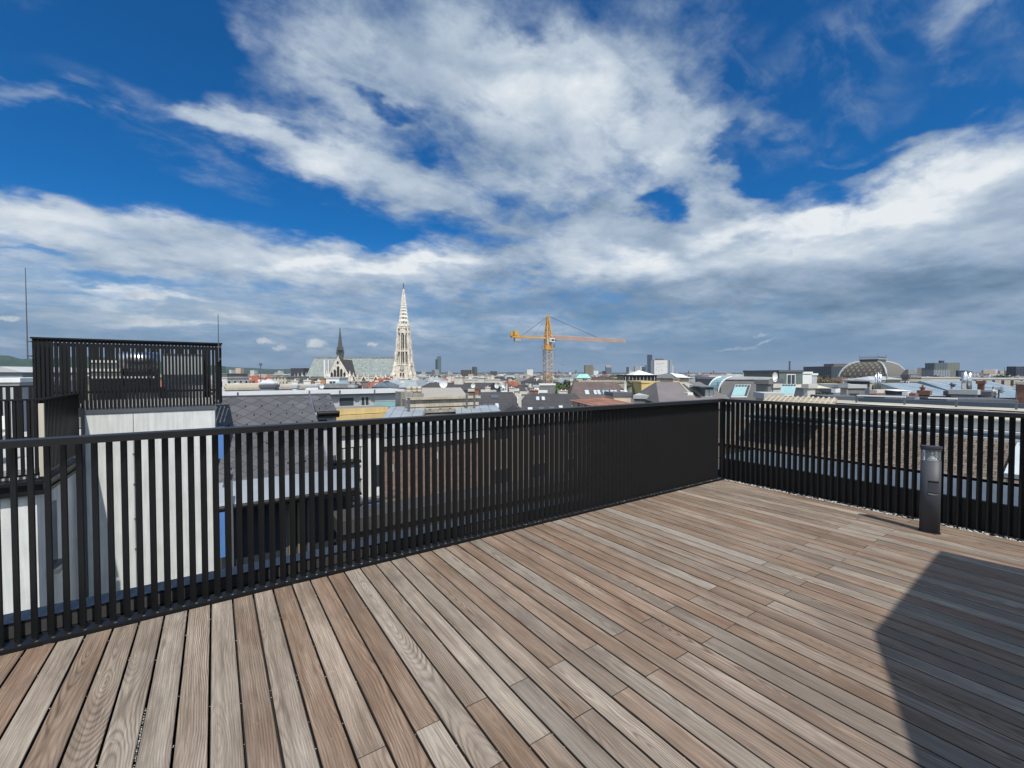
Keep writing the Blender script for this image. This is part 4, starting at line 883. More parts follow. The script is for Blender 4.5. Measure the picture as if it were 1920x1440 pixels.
    b.mesh([(xa, y0, zg0), (xb, y0, zg0), (xm, y0, zg1), (xa, y0 + 1.4, zg0), (xb, y0 + 1.4, zg0), (xm, y0 + 1.4, zg1)], [(0, 1, 2), (5, 4, 3), (0, 2, 5, 3), (1, 4, 5, 2), (0, 3, 4, 1)])
    b.box(xa, xb, y0, y0 + 1.4, 0, zg0); tg = b.build('transept_gable', lime, root)
    MB().box(xa + .6, xb - .6, y0 + 1.41, 6, 0, Z(709)).build('transept_wall', lime, root)
    b = MB(); b.mesh([(xa, y0 + 1.42, zg0 - .4), (xb, y0 + 1.42, zg0 - .4), (xm, y0 + 1.42, zg1 - .7), (xa, 20, zg0 - .4), (xb, 20, zg0 - .4), (xm, 20, zg1 - .7)], [(0, 1, 2), (5, 4, 3), (0, 2, 5, 3), (1, 4, 5, 2), (0, 3, 4, 1)]); b.build('transept_roof', R_dark, root)
    def lancet(par, c, y, z0, z1, hw, mm=dark, nm='lancet', axis='y', sgn=-1):
        zz = z1 - hw * 1.4; pts = [(-hw, z0), (hw, z0), (hw, zz), (0, z1), (-hw, zz)]
        b = MB()
        if axis == 'y': f = [(c + x, y + sgn * .12, z) for x, z in pts]; k = [(c + x, y + .05 * -sgn, z) for x, z in pts]
        else: f = [(y + sgn * .12, c + x, z) for x, z in pts]; k = [(y + .05 * -sgn, c + x, z) for x, z in pts]
        n = 5; b.mesh(f + k, [tuple(range(n)), tuple(range(2 * n - 1, n - 1, -1))] + [(i, n + i, n + (i + 1) % n, (i + 1) % n) for i in range(n)])
        return b.build(nm, mm, par)
    for px, ya, yb, hw in ((622, 706, 697, .9), (628, 706, 692, .9), (634, 706, 686, 1.0), (640, 706, 691, .9), (646, 706, 697, .9), (633.5, 683, 677, .8)):
        lancet(tg, X(px, -12), y0, Z(ya), Z(yb), hw)
    lancet(tg, xm, y0, Z(724), Z(708.5), 3.4)
    # raking copings with crockets
    b = MB()
    for (xe, sg) in ((xa, 1), (xb, -1)):
        b.tube((xe, y0 + .2, zg0), (xm, y0 + .2, zg1 + .4), .42, 4)
        for i in range(1, 8):
            f = i / 8; b.cone((xe + (xm - xe) * f, y0 + .2), .5, zg0 + (zg1 - zg0) * f, zg0 + (zg1 - zg0) * f + 1.2, 4)
    b.cone((xm, y0 + .6), .6, zg1, zg1 + 2.6, 4); b.build('coping', lime, tg)
    for px, top in ((613, 696), (618, 700), (650, 699), (656, 697), (660, 704)):
        b = MB(); c = X(px, -12); b.box(c - .9, c + .9, y0 - .9, y0 + .9, 0, Z(top + 9)); b.cone((c, y0), 1.15, Z(top + 9), Z(top - 3), 4, rot=.785)
        for dx_ in (-.9, .9): b.cone((c + dx_, y0 - .9), .3, Z(top + 9), Z(top + 5), 4)
        b.build('pinnacle', lime, root)
    # fleche over the crossing
    c = (X(638.3, 20), 20)
    b = MB(); b.cone(c, 2.9, Z(672) - 3, Z(664), 8, 2.7, rot=.39)
    for i in range(8):
        q = .39 + math.pi / 4 * i; b.tube((c[0] + 2.5 * math.cos(q), c[1] + 2.5 * math.sin(q), Z(664)), (c[0] + 2.2 * math.cos(q), c[1] + 2.2 * math.sin(q), Z(653)), .42, 4)
        b.cone((c[0] + 2.9 * math.cos(q), c[1] + 2.9 * math.sin(q)), .45, Z(661), Z(652), 4)
        b.cone((c[0] + 2.3 * math.cos(q), c[1] + 2.3 * math.sin(q)), .4, Z(651), Z(645), 4)
    b.cone(c, 1.3, Z(664), Z(653), 6, 1.3); b.cone(c, 2.7, Z(654), Z(651), 8, 2.5, rot=.39); f = b.build('fleche', fl, root)
    b = MB(); b.cone(c, 2.0, Z(651), Z(609), 8, .12, rot=.39); b.cone(c, .45, Z(612), Z(610), 6, .3)
    for k in range(6):
        z = Z(651) + (Z(612) - Z(651)) * (k + .5) / 6.5; r = 2.0 * (1 - (k + .5) / 6.5)
        for i in range(8): q = .39 + math.pi / 4 * i; b.cone((c[0] + r * math.cos(q), c[1] + r * math.sin(q)), .25, z, z + .6, 4)
    b.build('fleche_spire', fl, f)
    # ---------------- the tower
    tc = (X(757.6, 3), 3); cx, cy = tc
    def stage(nm, hw, z0, z1, hw1=None):
        hw1 = hw1 or hw; b = MB()
        b.hexa([(cx - hw, cy - hw, z0), (cx + hw, cy - hw, z0), (cx + hw, cy + hw, z0), (cx - hw, cy + hw, z0), (cx - hw1, cy - hw1, z1), (cx + hw1, cy - hw1, z1), (cx + hw1, cy + hw1, z1), (cx - hw1, cy + hw1, z1)])
        return b, nm
    zs = [0, Z(713), Z(684), Z(659), Z(617), Z(608)]
    b, _ = stage('', 6.6, 0, zs[2], 5.6); base = b.build('tower_base', lime, root)
    # lower porch gable and side chapel flank
    b = MB()
    for (px, ya, hw, yy) in ((757.5, 702, 4.2, -2.4),):
        q = X(px); b.mesh([(q - hw, yy, Z(720)), (q + hw, yy, Z(720)), (q, yy, Z(ya)), (q - hw, yy + 1.5, Z(720)), (q + hw, yy + 1.5, Z(720)), (q, yy + 1.5, Z(ya))], [(0, 1, 2), (5, 4, 3), (0, 2, 5, 3), (1, 4, 5, 2), (0, 3, 4, 1)])
    pg = b.build('porch_gable', lime, base)
    lancet(pg, X(757.5), -2.4, Z(722), Z(707), 2.2)
    b = MB(); b.cone((X(768), 2), 5.2, Z(740), Z(716), 10, 5.2); b.cone((X(768), 2), 5.4, Z(716), Z(707), 10, 2.0); b.build('stair_turret', lime, root)
    # string courses and galleries
    for py, hw, nm in ((710, 7.3, 'gallery'), (684, 6.0, 'gallery'), (658, 4.6, 'string_course'), (615, 4.3, 'gallery')):
        b = MB(); b.box(cx - hw, cx + hw, cy - hw, cy + hw, Z(py) - .5, Z(py) + .3)
        for i in range(int(hw * 2.2)):
            x = cx - hw + (i + .5) * 2 * hw / int(hw * 2.2)
            for yy in (cy - hw, cy + hw - .2): b.box(x - .12, x + .12, yy, yy + .2, Z(py) + .3, Z(py) + 1.3)
            xx = cy - hw + (i + .5) * 2 * hw / int(hw * 2.2)
            for x2 in (cx - hw, cx + hw - .2): b.box(x2, x2 + .2, xx - .12, xx + .12, Z(py) + .3, Z(py) + 1.3)
        b.box(cx - hw, cx + hw, cy - hw, cy - hw + .2, Z(py) + 1.3, Z(py) + 1.55); b.box(cx - hw, cx - hw + .2, cy - hw + .2, cy + hw, Z(py) + 1.3, Z(py) + 1.55); b.box(cx + hw - .2, cx + hw, cy - hw + .2, cy + hw, Z(py) + 1.3, Z(py) + 1.55)
        b.build(nm, lime, root)
    # octagonal open belfry: eight shafts round a dark core
    b = MB(); b.cone(tc, 3.0, zs[2], zs[4], 8, 2.6, rot=.39); b.build('belfry_core', dark, root)
    bel = MB()
    for i in range(8):
        q = math.pi / 8 + math.pi / 4 * i; q2 = q + math.pi / 4
        ra, rb = 4.55, 4.0
        pa = (cx + ra * math.cos(q), cy + ra * math.sin(q)); pb = (cx + rb * math.cos(q), cy + rb * math.sin(q))
        bel.tube((*pa, zs[2]), (*pb, zs[4] + 1), .62, 6, .5)
        pa2 = (cx + ra * math.cos(q2), cy + ra * math.sin(q2)); pb2 = (cx + rb * math.cos(q2), cy + rb * math.sin(q2))
        # thin mullion, mid transom, spandrel over the lancets
        ma = ((pa[0] + pa2[0]) / 2, (pa[1] + pa2[1]) / 2); mb2 = ((pb[0] + pb2[0]) / 2, (pb[1] + pb2[1]) / 2)
        bel.tube((*ma, zs[2]), (*mb2, zs[4] - 4), .22, 4)
        zt = zs[4]
        for (za, zb_) in ((zs[3] - .5, zs[3] + .7),): bel.tube((*[a_ * .98 + c_ * .02 for a_, c_ in zip(pa, tc)], (za + zb_) / 2), (*[a_ * .98 + c_ * .02 for a_, c_ in zip(pa2, tc)], (za + zb_) / 2), .5, 4)
        u_ = Vector((pb2[0] - pb[0], pb2[1] - pb[1])); o_ = Vector(pb)
        def pt(f_, z_): w__ = o_ + u_ * f_; return (w__.x, w__.y, z_)
        n_ = Vector((math.cos((q + q2) / 2), math.sin((q + q2) / 2))) * .35
        tri = [pt(0, zt - 5.5), pt(0, zt), pt(1, zt), pt(1, zt - 5.5), pt(.5, zt - 2.4)]
        bel.mesh(tri + [(x_ + n_.x, y_ + n_.y, z_) for x_, y_, z_ in tri], [(0, 1, 2, 3, 4), (9, 8, 7, 6, 5)] + [(k, k + 5, (k + 1) % 5 + 5, (k + 1) % 5) for k in range(5)])
        g1 = [pt(.12, zt - 3.2), pt(.88, zt - 3.2), pt(.5, zt + 1.4)]
        g1 = [(x_ + n_.x * 1.1, y_ + n_.y * 1.1, z_) for x_, y_, z_ in g1]
        bel.mesh(g1 + [(x_ + n_.x * .9, y_ + n_.y * .9, z_) for x_, y_, z_ in g1], [(0, 1, 2), (5, 4, 3), (0, 3, 4, 1), (1, 4, 5, 2), (2, 5, 3, 0)])
    bel.build('belfry', lime, root)
    # corner buttress pinnacles stepping in towards the spire
    for sx in (-1, 1):
        for sy in (-1, 1):
            b = MB()
            for (hw, z0, z1, zp, r) in ((6.9, 0, Z(702), Z(691), 1.3), (5.9, Z(702), Z(686), Z(676), 1.0), (5.1, Z(686), Z(664), Z(652), .8), (4.5, Z(664), Z(642), Z(631), .65), (4.05, Z(642), Z(621), Z(607), .5), (6.5, Z(712), Z(694), Z(684), .55)):
                x, y = cx + sx * hw, cy + sy * hw
                b.box(x - r, x + r, y - r, y + r, z0, z1); b.cone((x, y), r * 1.25, z1, zp, 4, rot=.785)
                for k in (-1, 1): b.cone((x + k * r, y - r), r * .3, z1 - .5, z1 + (zp - z1) * .5, 4)
            b.build('corner_buttress', lime, root)
    for (xx, yy, ax) in ((cx, cy - 6.55, 'y'), (cy, cx - 6.5, 'x'), (cy, cx + 6.5, 'x')):
        sg = 1 if yy > cx else -1
        for d_ in (-1.0, 1.0): lancet(base, xx + d_, yy, Z(705), Z(698), .55, axis=ax, sgn=sg)
    b = MB(); b.tube((cx, cy - 6.6, Z(690)), (cx, cy - 6.25, Z(690)), 1.75, 24); b.build('clock', mat('clock_face', (.30, .29, .25), .6, .1), base)
    b = MB(); b.tube((cx, cy - 6.66, Z(690)), (cx, cy - 6.61, Z(690)), 1.2, 24); cl = b.build('clock_ring', M_cream, base)
    b = MB(); b.box(cx - .08, cx + .08, cy - 6.72, cy - 6.67, Z(690), Z(690) + 1.0); b.box(cx, cx + .7, cy - 6.72, cy - 6.67, Z(690) - .08, Z(690) + .08); b.build('clock_hand', dark, base)
    # openwork spire: ribs, rings and stone lozenges over a dark hollow
    z0, z1 = Z(612), Z(540); R0, R1 = 3.75, .3
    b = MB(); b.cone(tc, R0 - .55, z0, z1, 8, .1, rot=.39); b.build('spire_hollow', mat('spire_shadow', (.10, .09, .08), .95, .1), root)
    sp = MB()
    ring = lambda f_, k=1.0: [(cx + (R0 + (R1 - R0) * f_) * k * math.cos(.39 + math.pi / 4 * i), cy + (R0 + (R1 - R0) * f_) * k * math.sin(.39 + math.pi / 4 * i), z0 + (z1 - z0) * f_) for i in range(8)]
    r0, r1 = ring(0), ring(1)
    for i in range(8): sp.tube(r0[i], r1[i], .36, 4, .16)
    N = 13; fs = [0] 
    for k in range(N): fs.append(1 - (1 - fs[-1]) * .87)
    for k, f_ in enumerate(fs):
        rr = ring(f_); rr2 = ring(min(1, f_ + (1 - f_) * .07))
        for i in range(8):
            j = (i + 1) % 8
            sp.mesh([rr[i], rr[j], rr2[j], rr2[i]], [(0, 1, 2, 3)])
            if k < len(fs) - 1:
                nx = ring(fs[k + 1]); md = [(a_ + c_) / 2 for a_, c_ in zip(rr[i], rr[j])]; mu = [(a_ + c_) / 2 for a_, c_ in zip(nx[i], nx[j])]
                t_ = .16 * (1 - f_) + .05
                sp.tube(md, mu, t_, 4)
            rad = Vector((rr[i][0] - cx, rr[i][1] - cy, 0)).normalized() * .3
            sp.cone((rr[i][0] + rad.x, rr[i][1] + rad.y), .34 * (1 - f_) + .12, rr[i][2], rr[i][2] + 1.0, 4)
    sp.build('spire', mat('spire_limestone', (.76, .72, .64), .9, .22, .6), root)
    b = MB(); b.tube((cx, cy, z1 - 1), (cx, cy, Z(531)), .16, 5)
    for py, r in ((541, .75), (538, .55), (535, .7), (532, .5)): b.cone(tc, r * .4, Z(py), Z(py) + .45, 8, r); b.cone(tc, r, Z(py) + .45, Z(py) + .8, 8, r * .3)
    b.build('finial', mat('dark_bronze', (.12, .09, .06), .6, .1), root)
    for i in range(8):
        q = .39 + math.pi / 4 * i; b = MB(); x, y = cx + 4.0 * math.cos(q), cy + 4.0 * math.sin(q)
        b.box(x - .35, x + .35, y - .35, y + .35, Z(616), Z(609)); b.cone((x, y), .6, Z(609), Z(603), 4, rot=.785); b.build('spire_pinnacle', lime, root)
church()

# ------------------------------------------------------------------ the tower crane
def crane():
    D0 = 222; base = at(1027.3, 700, D0); a = math.atan2(RT.y, RT.x) + R(26)
    root = thing('tower_crane', 'orange lattice tower crane with long jib rising over the rooftops', 'crane', (base.x, base.y, GZ), a)
    S = D0 / F; Z = lambda py: (700.6 - py) * S + HC - GZ
    org = mat('crane_orange', (.60, .31, .055), .6, .15, .5); gr = mat('crane_rusty_grey', (.52, .40, .30), .7, .25, .5); jb = mat('crane_jib_red', (.55, .33, .20), .7, .2, .3); dk = mat('crane_cable', (.05, .05, .055), .6, .1)
    hw = 1.75
    def lattice(b, z0, z1, hw0, hw1, n, r, dr):
        cs = [(-1, -1), (1, -1), (1, 1), (-1, 1)]
        L = lambda f_: hw0 + (hw1 - hw0) * f_
        for sx, sy in cs: b.tube((sx * hw0, sy * hw0, z0), (sx * hw1, sy * hw1, z1), r, 4)
        for k in range(n):
            f0, f1 = k / n, (k + 1) / n; za, zb = z0 + (z1 - z0) * f0, z0 + (z1 - z0) * f1
            for i in range(4):
                p, q = cs[i], cs[(i + 1) % 4]
                if k % 2: p, q = q, p
                b.tube((p[0] * L(f0), p[1] * L(f0), za), (q[0] * L(f1), q[1] * L(f1), zb), dr, 4)
                b.tube((p[0] * L(f0), p[1] * L(f0), za), (q[0] * L(f0), q[1] * L(f0), za), dr, 4)
    b = MB(); lattice(b, 0, Z(654), hw, hw, 26, .2, .12); b.build('mast', gr, root)
    b = MB(); b.cone((0, 0), 1.0, Z(700), Z(703) - 2, 8, 1.0); b.box(-2.2, 2.2, -2.2, 2.2, Z(656), Z(655)); b.cone((0, 0), 1.9, Z(655), Z(646), 10, 1.7)
    for sx in (-2.3, 2.3):
        for z in (Z(651), Z(648)): b.tube((sx, -2.3, z), (sx, 2.3, z), .07, 4); b.tube((-2.3, sx, z), (2.3, sx, z), .07, 4)
        for sy in (-2.3, 2.3): b.tube((sx, sy, Z(655)), (sx, sy, Z(648)), .08, 4)
    b.build('slewing_platform', org, root)
    b = MB(); b.box(-1.5, 1.5, -1.5, 1.5, Z(646), Z(634)); b.build('slewing_tower', gr, root)
    b = MB(); b.box(-.3, 2.2, -3.0, -1.5, Z(642), Z(635)); b.box(.2, 1.9, -3.05, -3.001, Z(640.5), Z(636.5), 1); b.build('cab', [M_white, M_glass], root)
    b = MB(); lattice(b, Z(634), Z(592.5), 1.45, .28, 8, .24, .15); b.build('apex', org, root)
    # jib
    L1 = 49.5; zb = Z(636.2)
    b = MB(); n = 34
    b.tube((1.5, -.9, zb), (L1, -.7, zb), .17, 4); b.tube((1.5, .9, zb), (L1, .7, zb), .17, 4); b.tube((1.5, 0, zb + 2.1), (L1, 0, zb + 1.5), .15, 4)
    for k in range(n):
        x0, x1 = 1.5 + (L1 - 1.5) * k / n, 1.5 + (L1 - 1.5) * (k + 1) / n; xm = (x0 + x1) / 2; ht = 2.1 - .6 * k / n
        for s_ in (-.8, .8): b.tube((x0, s_, zb), (xm, 0, zb + ht), .11, 4); b.tube((xm, 0, zb + ht), (x1, s_, zb), .11, 4)
        b.tube((x0, -.8, zb), (x1, .8, zb), .1, 4)
    b.build('jib', jb, root)
    L2 = -20.5; b = MB()
    b.box(L2, -1.5, -1.0, -.7, zb + .1, zb + .8); b.box(L2, -1.5, .7, 1.0, zb + .1, zb + .8)
    for k in range(11): x = -1.5 + (L2 + 1.5) * k / 10; b.box(x - .1, x + .1, -.7, .7, zb + .1, zb + .4)
    for k in range(12): x = L2 - (L2 + 1.5) * k / 11; b.tube((x, -1, zb + .8), (x, -1, zb + 1.8), .05, 4)
    b.tube((L2, -1, zb + 1.8), (-1.5, -1, zb + 1.8), .06, 4)
    b.build('counter_jib', org, root)
    b = MB(); b.box(L2 + 1.2, L2 + 3.4, -1.1, 1.1, zb + 1.0, zb + 3.2); b.cone((L2 + .1, 0), .9, zb + .9, zb + 2.4, 8, .9); b.build('winch', org, root)
    b = MB(); b.box(L2 + 1.6, L2 + 4.6, -.9, .9, zb - 1.7, zb + .08); b.build('counterweight', mat('concrete_block', (.33, .32, .31), .9, .1), root)
    b = MB()
    for s_ in (-.3, .3): b.tube((0, s_, Z(593)), (31, s_, zb + 1.8), .055, 4); b.tube((0, s_, Z(594)), (L2 + 5, s_, zb + .8), .05, 4); b.tube((0, s_, Z(594)), (-9, s_, zb + .8), .03, 4)
    b.build('pendant_line', dk, root)
    b = MB(); b.tube((3.9, .3, zb), (3.9, .3, Z(674)), .05, 4); b.tube((3.9, .3, Z(651)), (3.9, .3, Z(646)), .35, 6); b.box(3.2, 4.6, -.6, .6, zb - .6, zb - .1); b.build('trolley_and_hook', dk, root)
crane()

# ------------------------------------------------------------------ the great glazed dome
def dome():
    D0 = 450; P, a, u, _ = wsolve(1571, 1663, D0, -63)
    S = D0 / F; base = at(1571, 716, D0); zb = base.z
    root = thing('domed_hall', 'large square dome with latticed grey cladding white ribs and railed top', 'hall', (base.x, base.y, GZ), a)
    W = wsolve(1571, 1663, D0, -63)[3]; L = W
    g = zb - GZ; Hh = (716 - 679) * S; top = .36
    MB().box(0, W, 0, L, 0, g).build('drum', mat('hall_drum', (.22, .22, .22), .9, .2), root)
    dm = bpy.data.materials.new('dome_lattice'); dm.use_nodes = True; t = NT(dm.node_tree); bb = dm.node_tree.nodes['Principled BSDF']
    uv = t.node('ShaderNodeUVMap').outputs[0]; u_, v_, _ = t.sep(uv)
    p = t.m('ADD', t.m('MULTIPLY', u_, 9), t.m('MULTIPLY', v_, 4)); q = t.m('SUBTRACT', t.m('MULTIPLY', u_, 9), t.m('MULTIPLY', v_, 4))
    l = t.m('MULTIPLY', t.m('LESS_THAN', t.m('FRACT', p), .5), t.m('LESS_THAN', t.m('FRACT', q), .5))
    l = t.m('MULTIPLY', l, t.mr(t.noise(uv, 14, 3, .5), .35, .6, .3, 1))
    t.l.new(t.mix(l, (.085, .076, .060), (.25, .225, .18)), bb.inputs['Base Color']); bb.inputs['Roughness'].default_value = .7
    db = bpy.data.materials.new('dome_ribbed'); db.use_nodes = True; t = NT(db.node_tree); bb = db.node_tree.nodes['Principled BSDF']
    uv = t.node('ShaderNodeUVMap').outputs[0]; u_, v_, _ = t.sep(uv)
    l = t.m('LESS_THAN', t.m('FRACT', t.m('MULTIPLY', u_, 15)), .35)
    t.l.new(t.mix(l, (.06, .054, .044), (.31, .285, .235)), bb.inputs['Base Color'])
    N = 12; prof = []
    for k in range(N + 1):
        th = (math.pi / 2) * k / N; prof.append((1 - (1 - top) * (1 - math.cos(th)), Hh * math.sin(th) ** .95 if k else 0))
    cx, cy = W / 2, L / 2
    ringp = lambda f_, z_: [(cx - cx * f_, cy - cy * f_, g + z_), (cx + cx * f_, cy - cy * f_, g + z_), (cx + cx * f_, cy + cy * f_, g + z_), (cx - cx * f_, cy + cy * f_, g + z_)]
    for side in range(4):
        b = MB()
        for k in range(N):
            A, B = ringp(*prof[k]), ringp(*prof[k + 1]); i, j = side, (side + 1) % 4
            M_ = 8
            for m_ in range(M_):
                lp = lambda p_, q_, f_: tuple(x_ + (y_ - x_) * f_ for x_, y_ in zip(p_, q_))
                f0, f1 = m_ / M_, (m_ + 1) / M_; s0 = prof[k][0]; s1 = prof[k + 1][0]
                b.face([lp(A[i], A[j], f0), lp(A[i], A[j], f1), lp(B[i], B[j], f1), lp(B[i], B[j], f0)], 0, [(.5 + (f0 - .5) * s0, k / N), (.5 + (f1 - .5) * s0, k / N), (.5 + (f1 - .5) * s1, (k + 1) / N), (.5 + (f0 - .5) * s1, (k + 1) / N)])
        b.build('dome_face', db if side == 1 else dm, root)
        b = MB()
        for k in range(N):
            A, B = ringp(*prof[k]), ringp(*prof[k + 1]); b.tube(A[side], B[side], .85, 6)
        b.build('rib', mat('dome_rib_white', (.42, .43, .42), .6, .1), root)
    zt = g + Hh; k = top * 1.05
    b = MB(); b.box(cx - cx * k, cx + cx * k, cy - cy * k, cy + cy * k, zt - .3, zt + 2.4); b.build('lantern', mat('dark_green_lantern', (.06, .075, .07), .6, .1), root)
    b = MB(); b.box(cx - cx * k - .5, cx + cx * k + .5, cy - cy * k - .5, cy + cy * k + .5, zt + 2.4, zt + 3.0); b.build('lantern_cornice', mat('pale_lantern_trim', (.5, .52, .5), .6, .1), root)
    b = MB()
    for (xa, ya, xb, yb) in ((-1, -1, 1, -1), (1, -1, 1, 1)):
        for i in range(13):
            f_ = i / 12; x = cx + cx * k * (xa + (xb - xa) * f_); y = cy + cy * k * (ya + (yb - ya) * f_); b.box(x - .12, x + .12, y - .12, y + .12, zt + 3, zt + 4.8)
        b.tube((cx + cx * k * xa, cy + cy * k * ya, zt + 4.8), (cx + cx * k * xb, cy + cy * k * yb, zt + 4.8), .15, 4)
    for sx, sy in ((-1, -1), (1, -1), (1, 1)): b.tube((cx + sx * cx * k, cy + sy * cy * k, zt + 3), (cx + sx * cx * k, cy + sy * cy * k, zt + 7.6), .22, 5, .08)
    b.build('lantern_railing', M_pipe, root)
    for fx in (.22, .5):
        b = MB(); x = W * fx; b.tube((x, -.3, g + 3.2), (x, .6, g + 3.2), 2.5, 14); b.build('round_window', M_glassd, root)
dome()

# ------------------------------------------------------------------ middle distance, centre
def mid_centre():
    h = house('white_apartment_house', 'long white apartment house with a row of windows behind the dark roofs', 'apartment house', 871, 938, 711, 190, 14, M_cream, M_lgrey, rot=4, wins=((9, 2.2, 1.0, 1.1),), chim=((.15, .5, 1.5, 1), (.5, .5, 2, .8), (.8, .5, 1.2, 1)))
    house('white_apartment_house', 'lower cream wing left of the long white apartment house', 'apartment house', 860, 888, 719, 170, 12, M_cream, M_flat, rot=4, wins=((3, 1.8, 1.0, 1.0),))
    house('dark_mansard_house', 'dark mansard roof with pale ridge cap in front of the white apartment house', 'house', 888, 984, 735, 50, 17, W_grey, R_dark, 'trap', 772, rot=4, chim=((.05, .5, 1.4, .7), (.3, .55, 1.6, .9), (.85, .55, 1.6, .8)),
          sky=((.18, .12, .5, 1.7, M_glass), (.30, .12, .5, 1.7, M_glass), (.42, .12, .55, 1.9, M_pane), (.36, .62, .9, 1.5, M_glass)))
    h = house('dormer', 'small red edged gable dormer above the handrail between two dark roofs', 'dormer', 951, 975, 758, 41, 5, W_pink, R_dark, 'front', 770, rot=0)
    P, a, u, w_ = wsolve(971, 976, 46, 0); t = thing('fire_wall', 'narrow pale fire wall chimney standing between the two dark roofs', 'chimney', (P.x, P.y, GZ), a); z1 = zat(973, 737, 46) - GZ
    MB().box(0, w_ * 1.1, -3, -1.8, 0, z1).build('shaft', M_chim, t)
    b = MB(); b.hexa([(0, -2.6, z1 - 3.2), (.35, -2.6, z1 - 3.2), (.35, 6, z1 - .9), (0, 6, z1 - .9), (0, -2.6, z1 - 2.9), (.35, -2.6, z1 - 2.9), (.35, 6, z1 - .6), (0, 6, z1 - .6)]); b.build('coping', M_chim, t)
    house('dark_skylit_house', 'wide dark roof with paired skylights left of the steep brown roof', 'house', 968, 1115, 738, 50, 17, W_grey, R_dark, 'trap', 779, rot=-2, chim=((.24, .62, 3.0, .5), (.70, .62, 2.6, .45)),
          sky=((.26, .62, .55, 1.6, M_pane), (.34, .62, .55, 1.6, M_pane), (.14, .12, .7, 1.6, M_pane), (.29, .14, .7, 1.5, M_glass), (.43, .16, .7, 1.5, M_glass), (.56, .20, .6, 1.6, M_pane), (.74, .22, .5, 1.5, M_pane), (.80, .22, .5, 1.5, M_pane)))
    house('brown_roofed_house', 'steep brown tiled roof with two rows of skylights right of the crane foot', 'house', 1068, 1196, 716, 60, 19, W_grey, R_brown, 'trap', 762, rot=-4, chim=((.93, .3, .8, 0),),
          sky=tuple((fx, .42, .75, 1.9, pm) for fx, pm in ((.27, M_pane), (.41, M_pane), (.45, M_pane), (.55, M_aqua), (.59, M_aqua), (.68, M_pane), (.72, M_pane), (.84, M_pane), (.88, M_pane))) + tuple((fx, .05, .6, 1.8, M_pane) for fx in (.38, .43, .52, .56, .60, .64)))
    house('ridge_parapet', 'thin beige ridge wall along the top of the steep brown roof', 'wall', 1086, 1170, 713, 70, 1.5, M_beige, M_beige, rot=-4, base=-3)
    house('chimney_block', 'beige chimney block in front of the steep brown roof', 'chimney', 1151, 1183, 736, 42, 2.5, M_cream, M_pipe, rot=6)
    house('red_roofed_house', 'small red tiled hip roof just above the handrail', 'house', 1122, 1205, 746, 37, 9, W_pink, tiles('rust_red_tiles', (.25, .115, .075), .25, .3), 'hip', 762, rot=6)
    house('flat_grey_roof', 'low grey flat roof with pale edge right of the red hip roof', 'house', 1190, 1300, 741, 44, 10, M_greyr, M_lgrey, rot=-22, chim=((.5, .5, 1.2, 1.5), (.78, .5, 1.2, 1.6)))
    h = house('black_pavilion', 'black glazed roof pavilion with white tented top', 'pavilion', 1170, 1231, 703, 105, 9, mat('black_glass_band', (.025, .027, .032), .3, .2), M_black, rot=-3)
    b = MB(); b.mesh([(2, -.5, h.he + .36), (h.w - .5, -.5, h.he + .36), (h.w - .5, 8, h.he + .36), (2, 8, h.he + .36), (h.w * .55, 3, h.he + 1.5)], [(0, 1, 4), (1, 2, 4), (2, 3, 4), (3, 0, 4)]); b.build('tent_roof', M_white, h.root)
    for i in range(9): MB().box(.3 + i * h.w / 9, .42 + i * h.w / 9, -.1, -.02, h.he - 1.7, h.he).build('post', M_lgrey, h.root)
    h = house('yellow_gabled_house', 'yellow house with stepped pediment below the black pavilion', 'house', 1203, 1236, 715, 88, 10, M_yel, M_yel, wins=((2, 4.0, .8, 1.6),), rot=2)
    g = h.he
    b = MB(); q = h.w * .42
    b.mesh([(.1, -.5, g - 1.4), (h.w + .4, -.5, g - 1.4), (h.w * .55, -.5, g + .2), (.1, 0, g - 1.4), (h.w + .4, 0, g - 1.4), (h.w * .55, 0, g + .2)], [(0, 1, 2), (5, 4, 3), (0, 2, 5, 3), (1, 4, 5, 2), (0, 3, 4, 1)]); b.build('pediment', M_yel, h.root)
    house('green_mansard_house', 'olive green mansard roof between the brown roof and the yellow house', 'house', 1176, 1204, 715, 92, 10, W_grey, mat('olive_slates', (.13, .135, .09), .9, .2), 'mansard', 740, rot=-3)
    h = house('grey_tent_roofed_house', 'grey hipped roof house with bright white right slope', 'house', 1228, 1292, 700, 110, 12, M_cream, R_grey, 'hip', 709, rot=-8)
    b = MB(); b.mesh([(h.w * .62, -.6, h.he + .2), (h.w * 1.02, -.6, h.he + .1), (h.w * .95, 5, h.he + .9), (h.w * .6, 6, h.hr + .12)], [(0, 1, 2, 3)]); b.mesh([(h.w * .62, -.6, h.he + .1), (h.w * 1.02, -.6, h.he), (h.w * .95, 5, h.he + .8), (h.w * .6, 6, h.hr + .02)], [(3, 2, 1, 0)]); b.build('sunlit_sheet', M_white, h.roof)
    house('brown_grey_house', 'brown grey house wall below the grey hipped roof', 'house', 1234, 1262, 716, 95, 8, mat('brown_grey_wall', (.16, .14, .125), .9, .2), M_flat, rot=-8)
    house('salmon_house', 'narrow yellow pink house right of the brown grey wall', 'house', 1262, 1274, 709, 92, 8, walls('narrow_salmon', (.56, .44, .28), su=1.3, sv=2.2), M_flat)
    # the roof with the big glazed dormer
    h = house('terrace_roof_house', 'grey brown hipped roof with large glazed roof terrace near the corner post', 'house', 1243, 1378, 716, 38, 13, M_greyr, mat('dusty_brown_sheet', (.17, .15, .145), .8, .15, .5), 'trap', 757, rot=-6)
    g = h.he; hh = h.hr - h.he; s = Vector((0, 6.5, hh)).normalized(); n = Vector((0, -s.z, s.y))
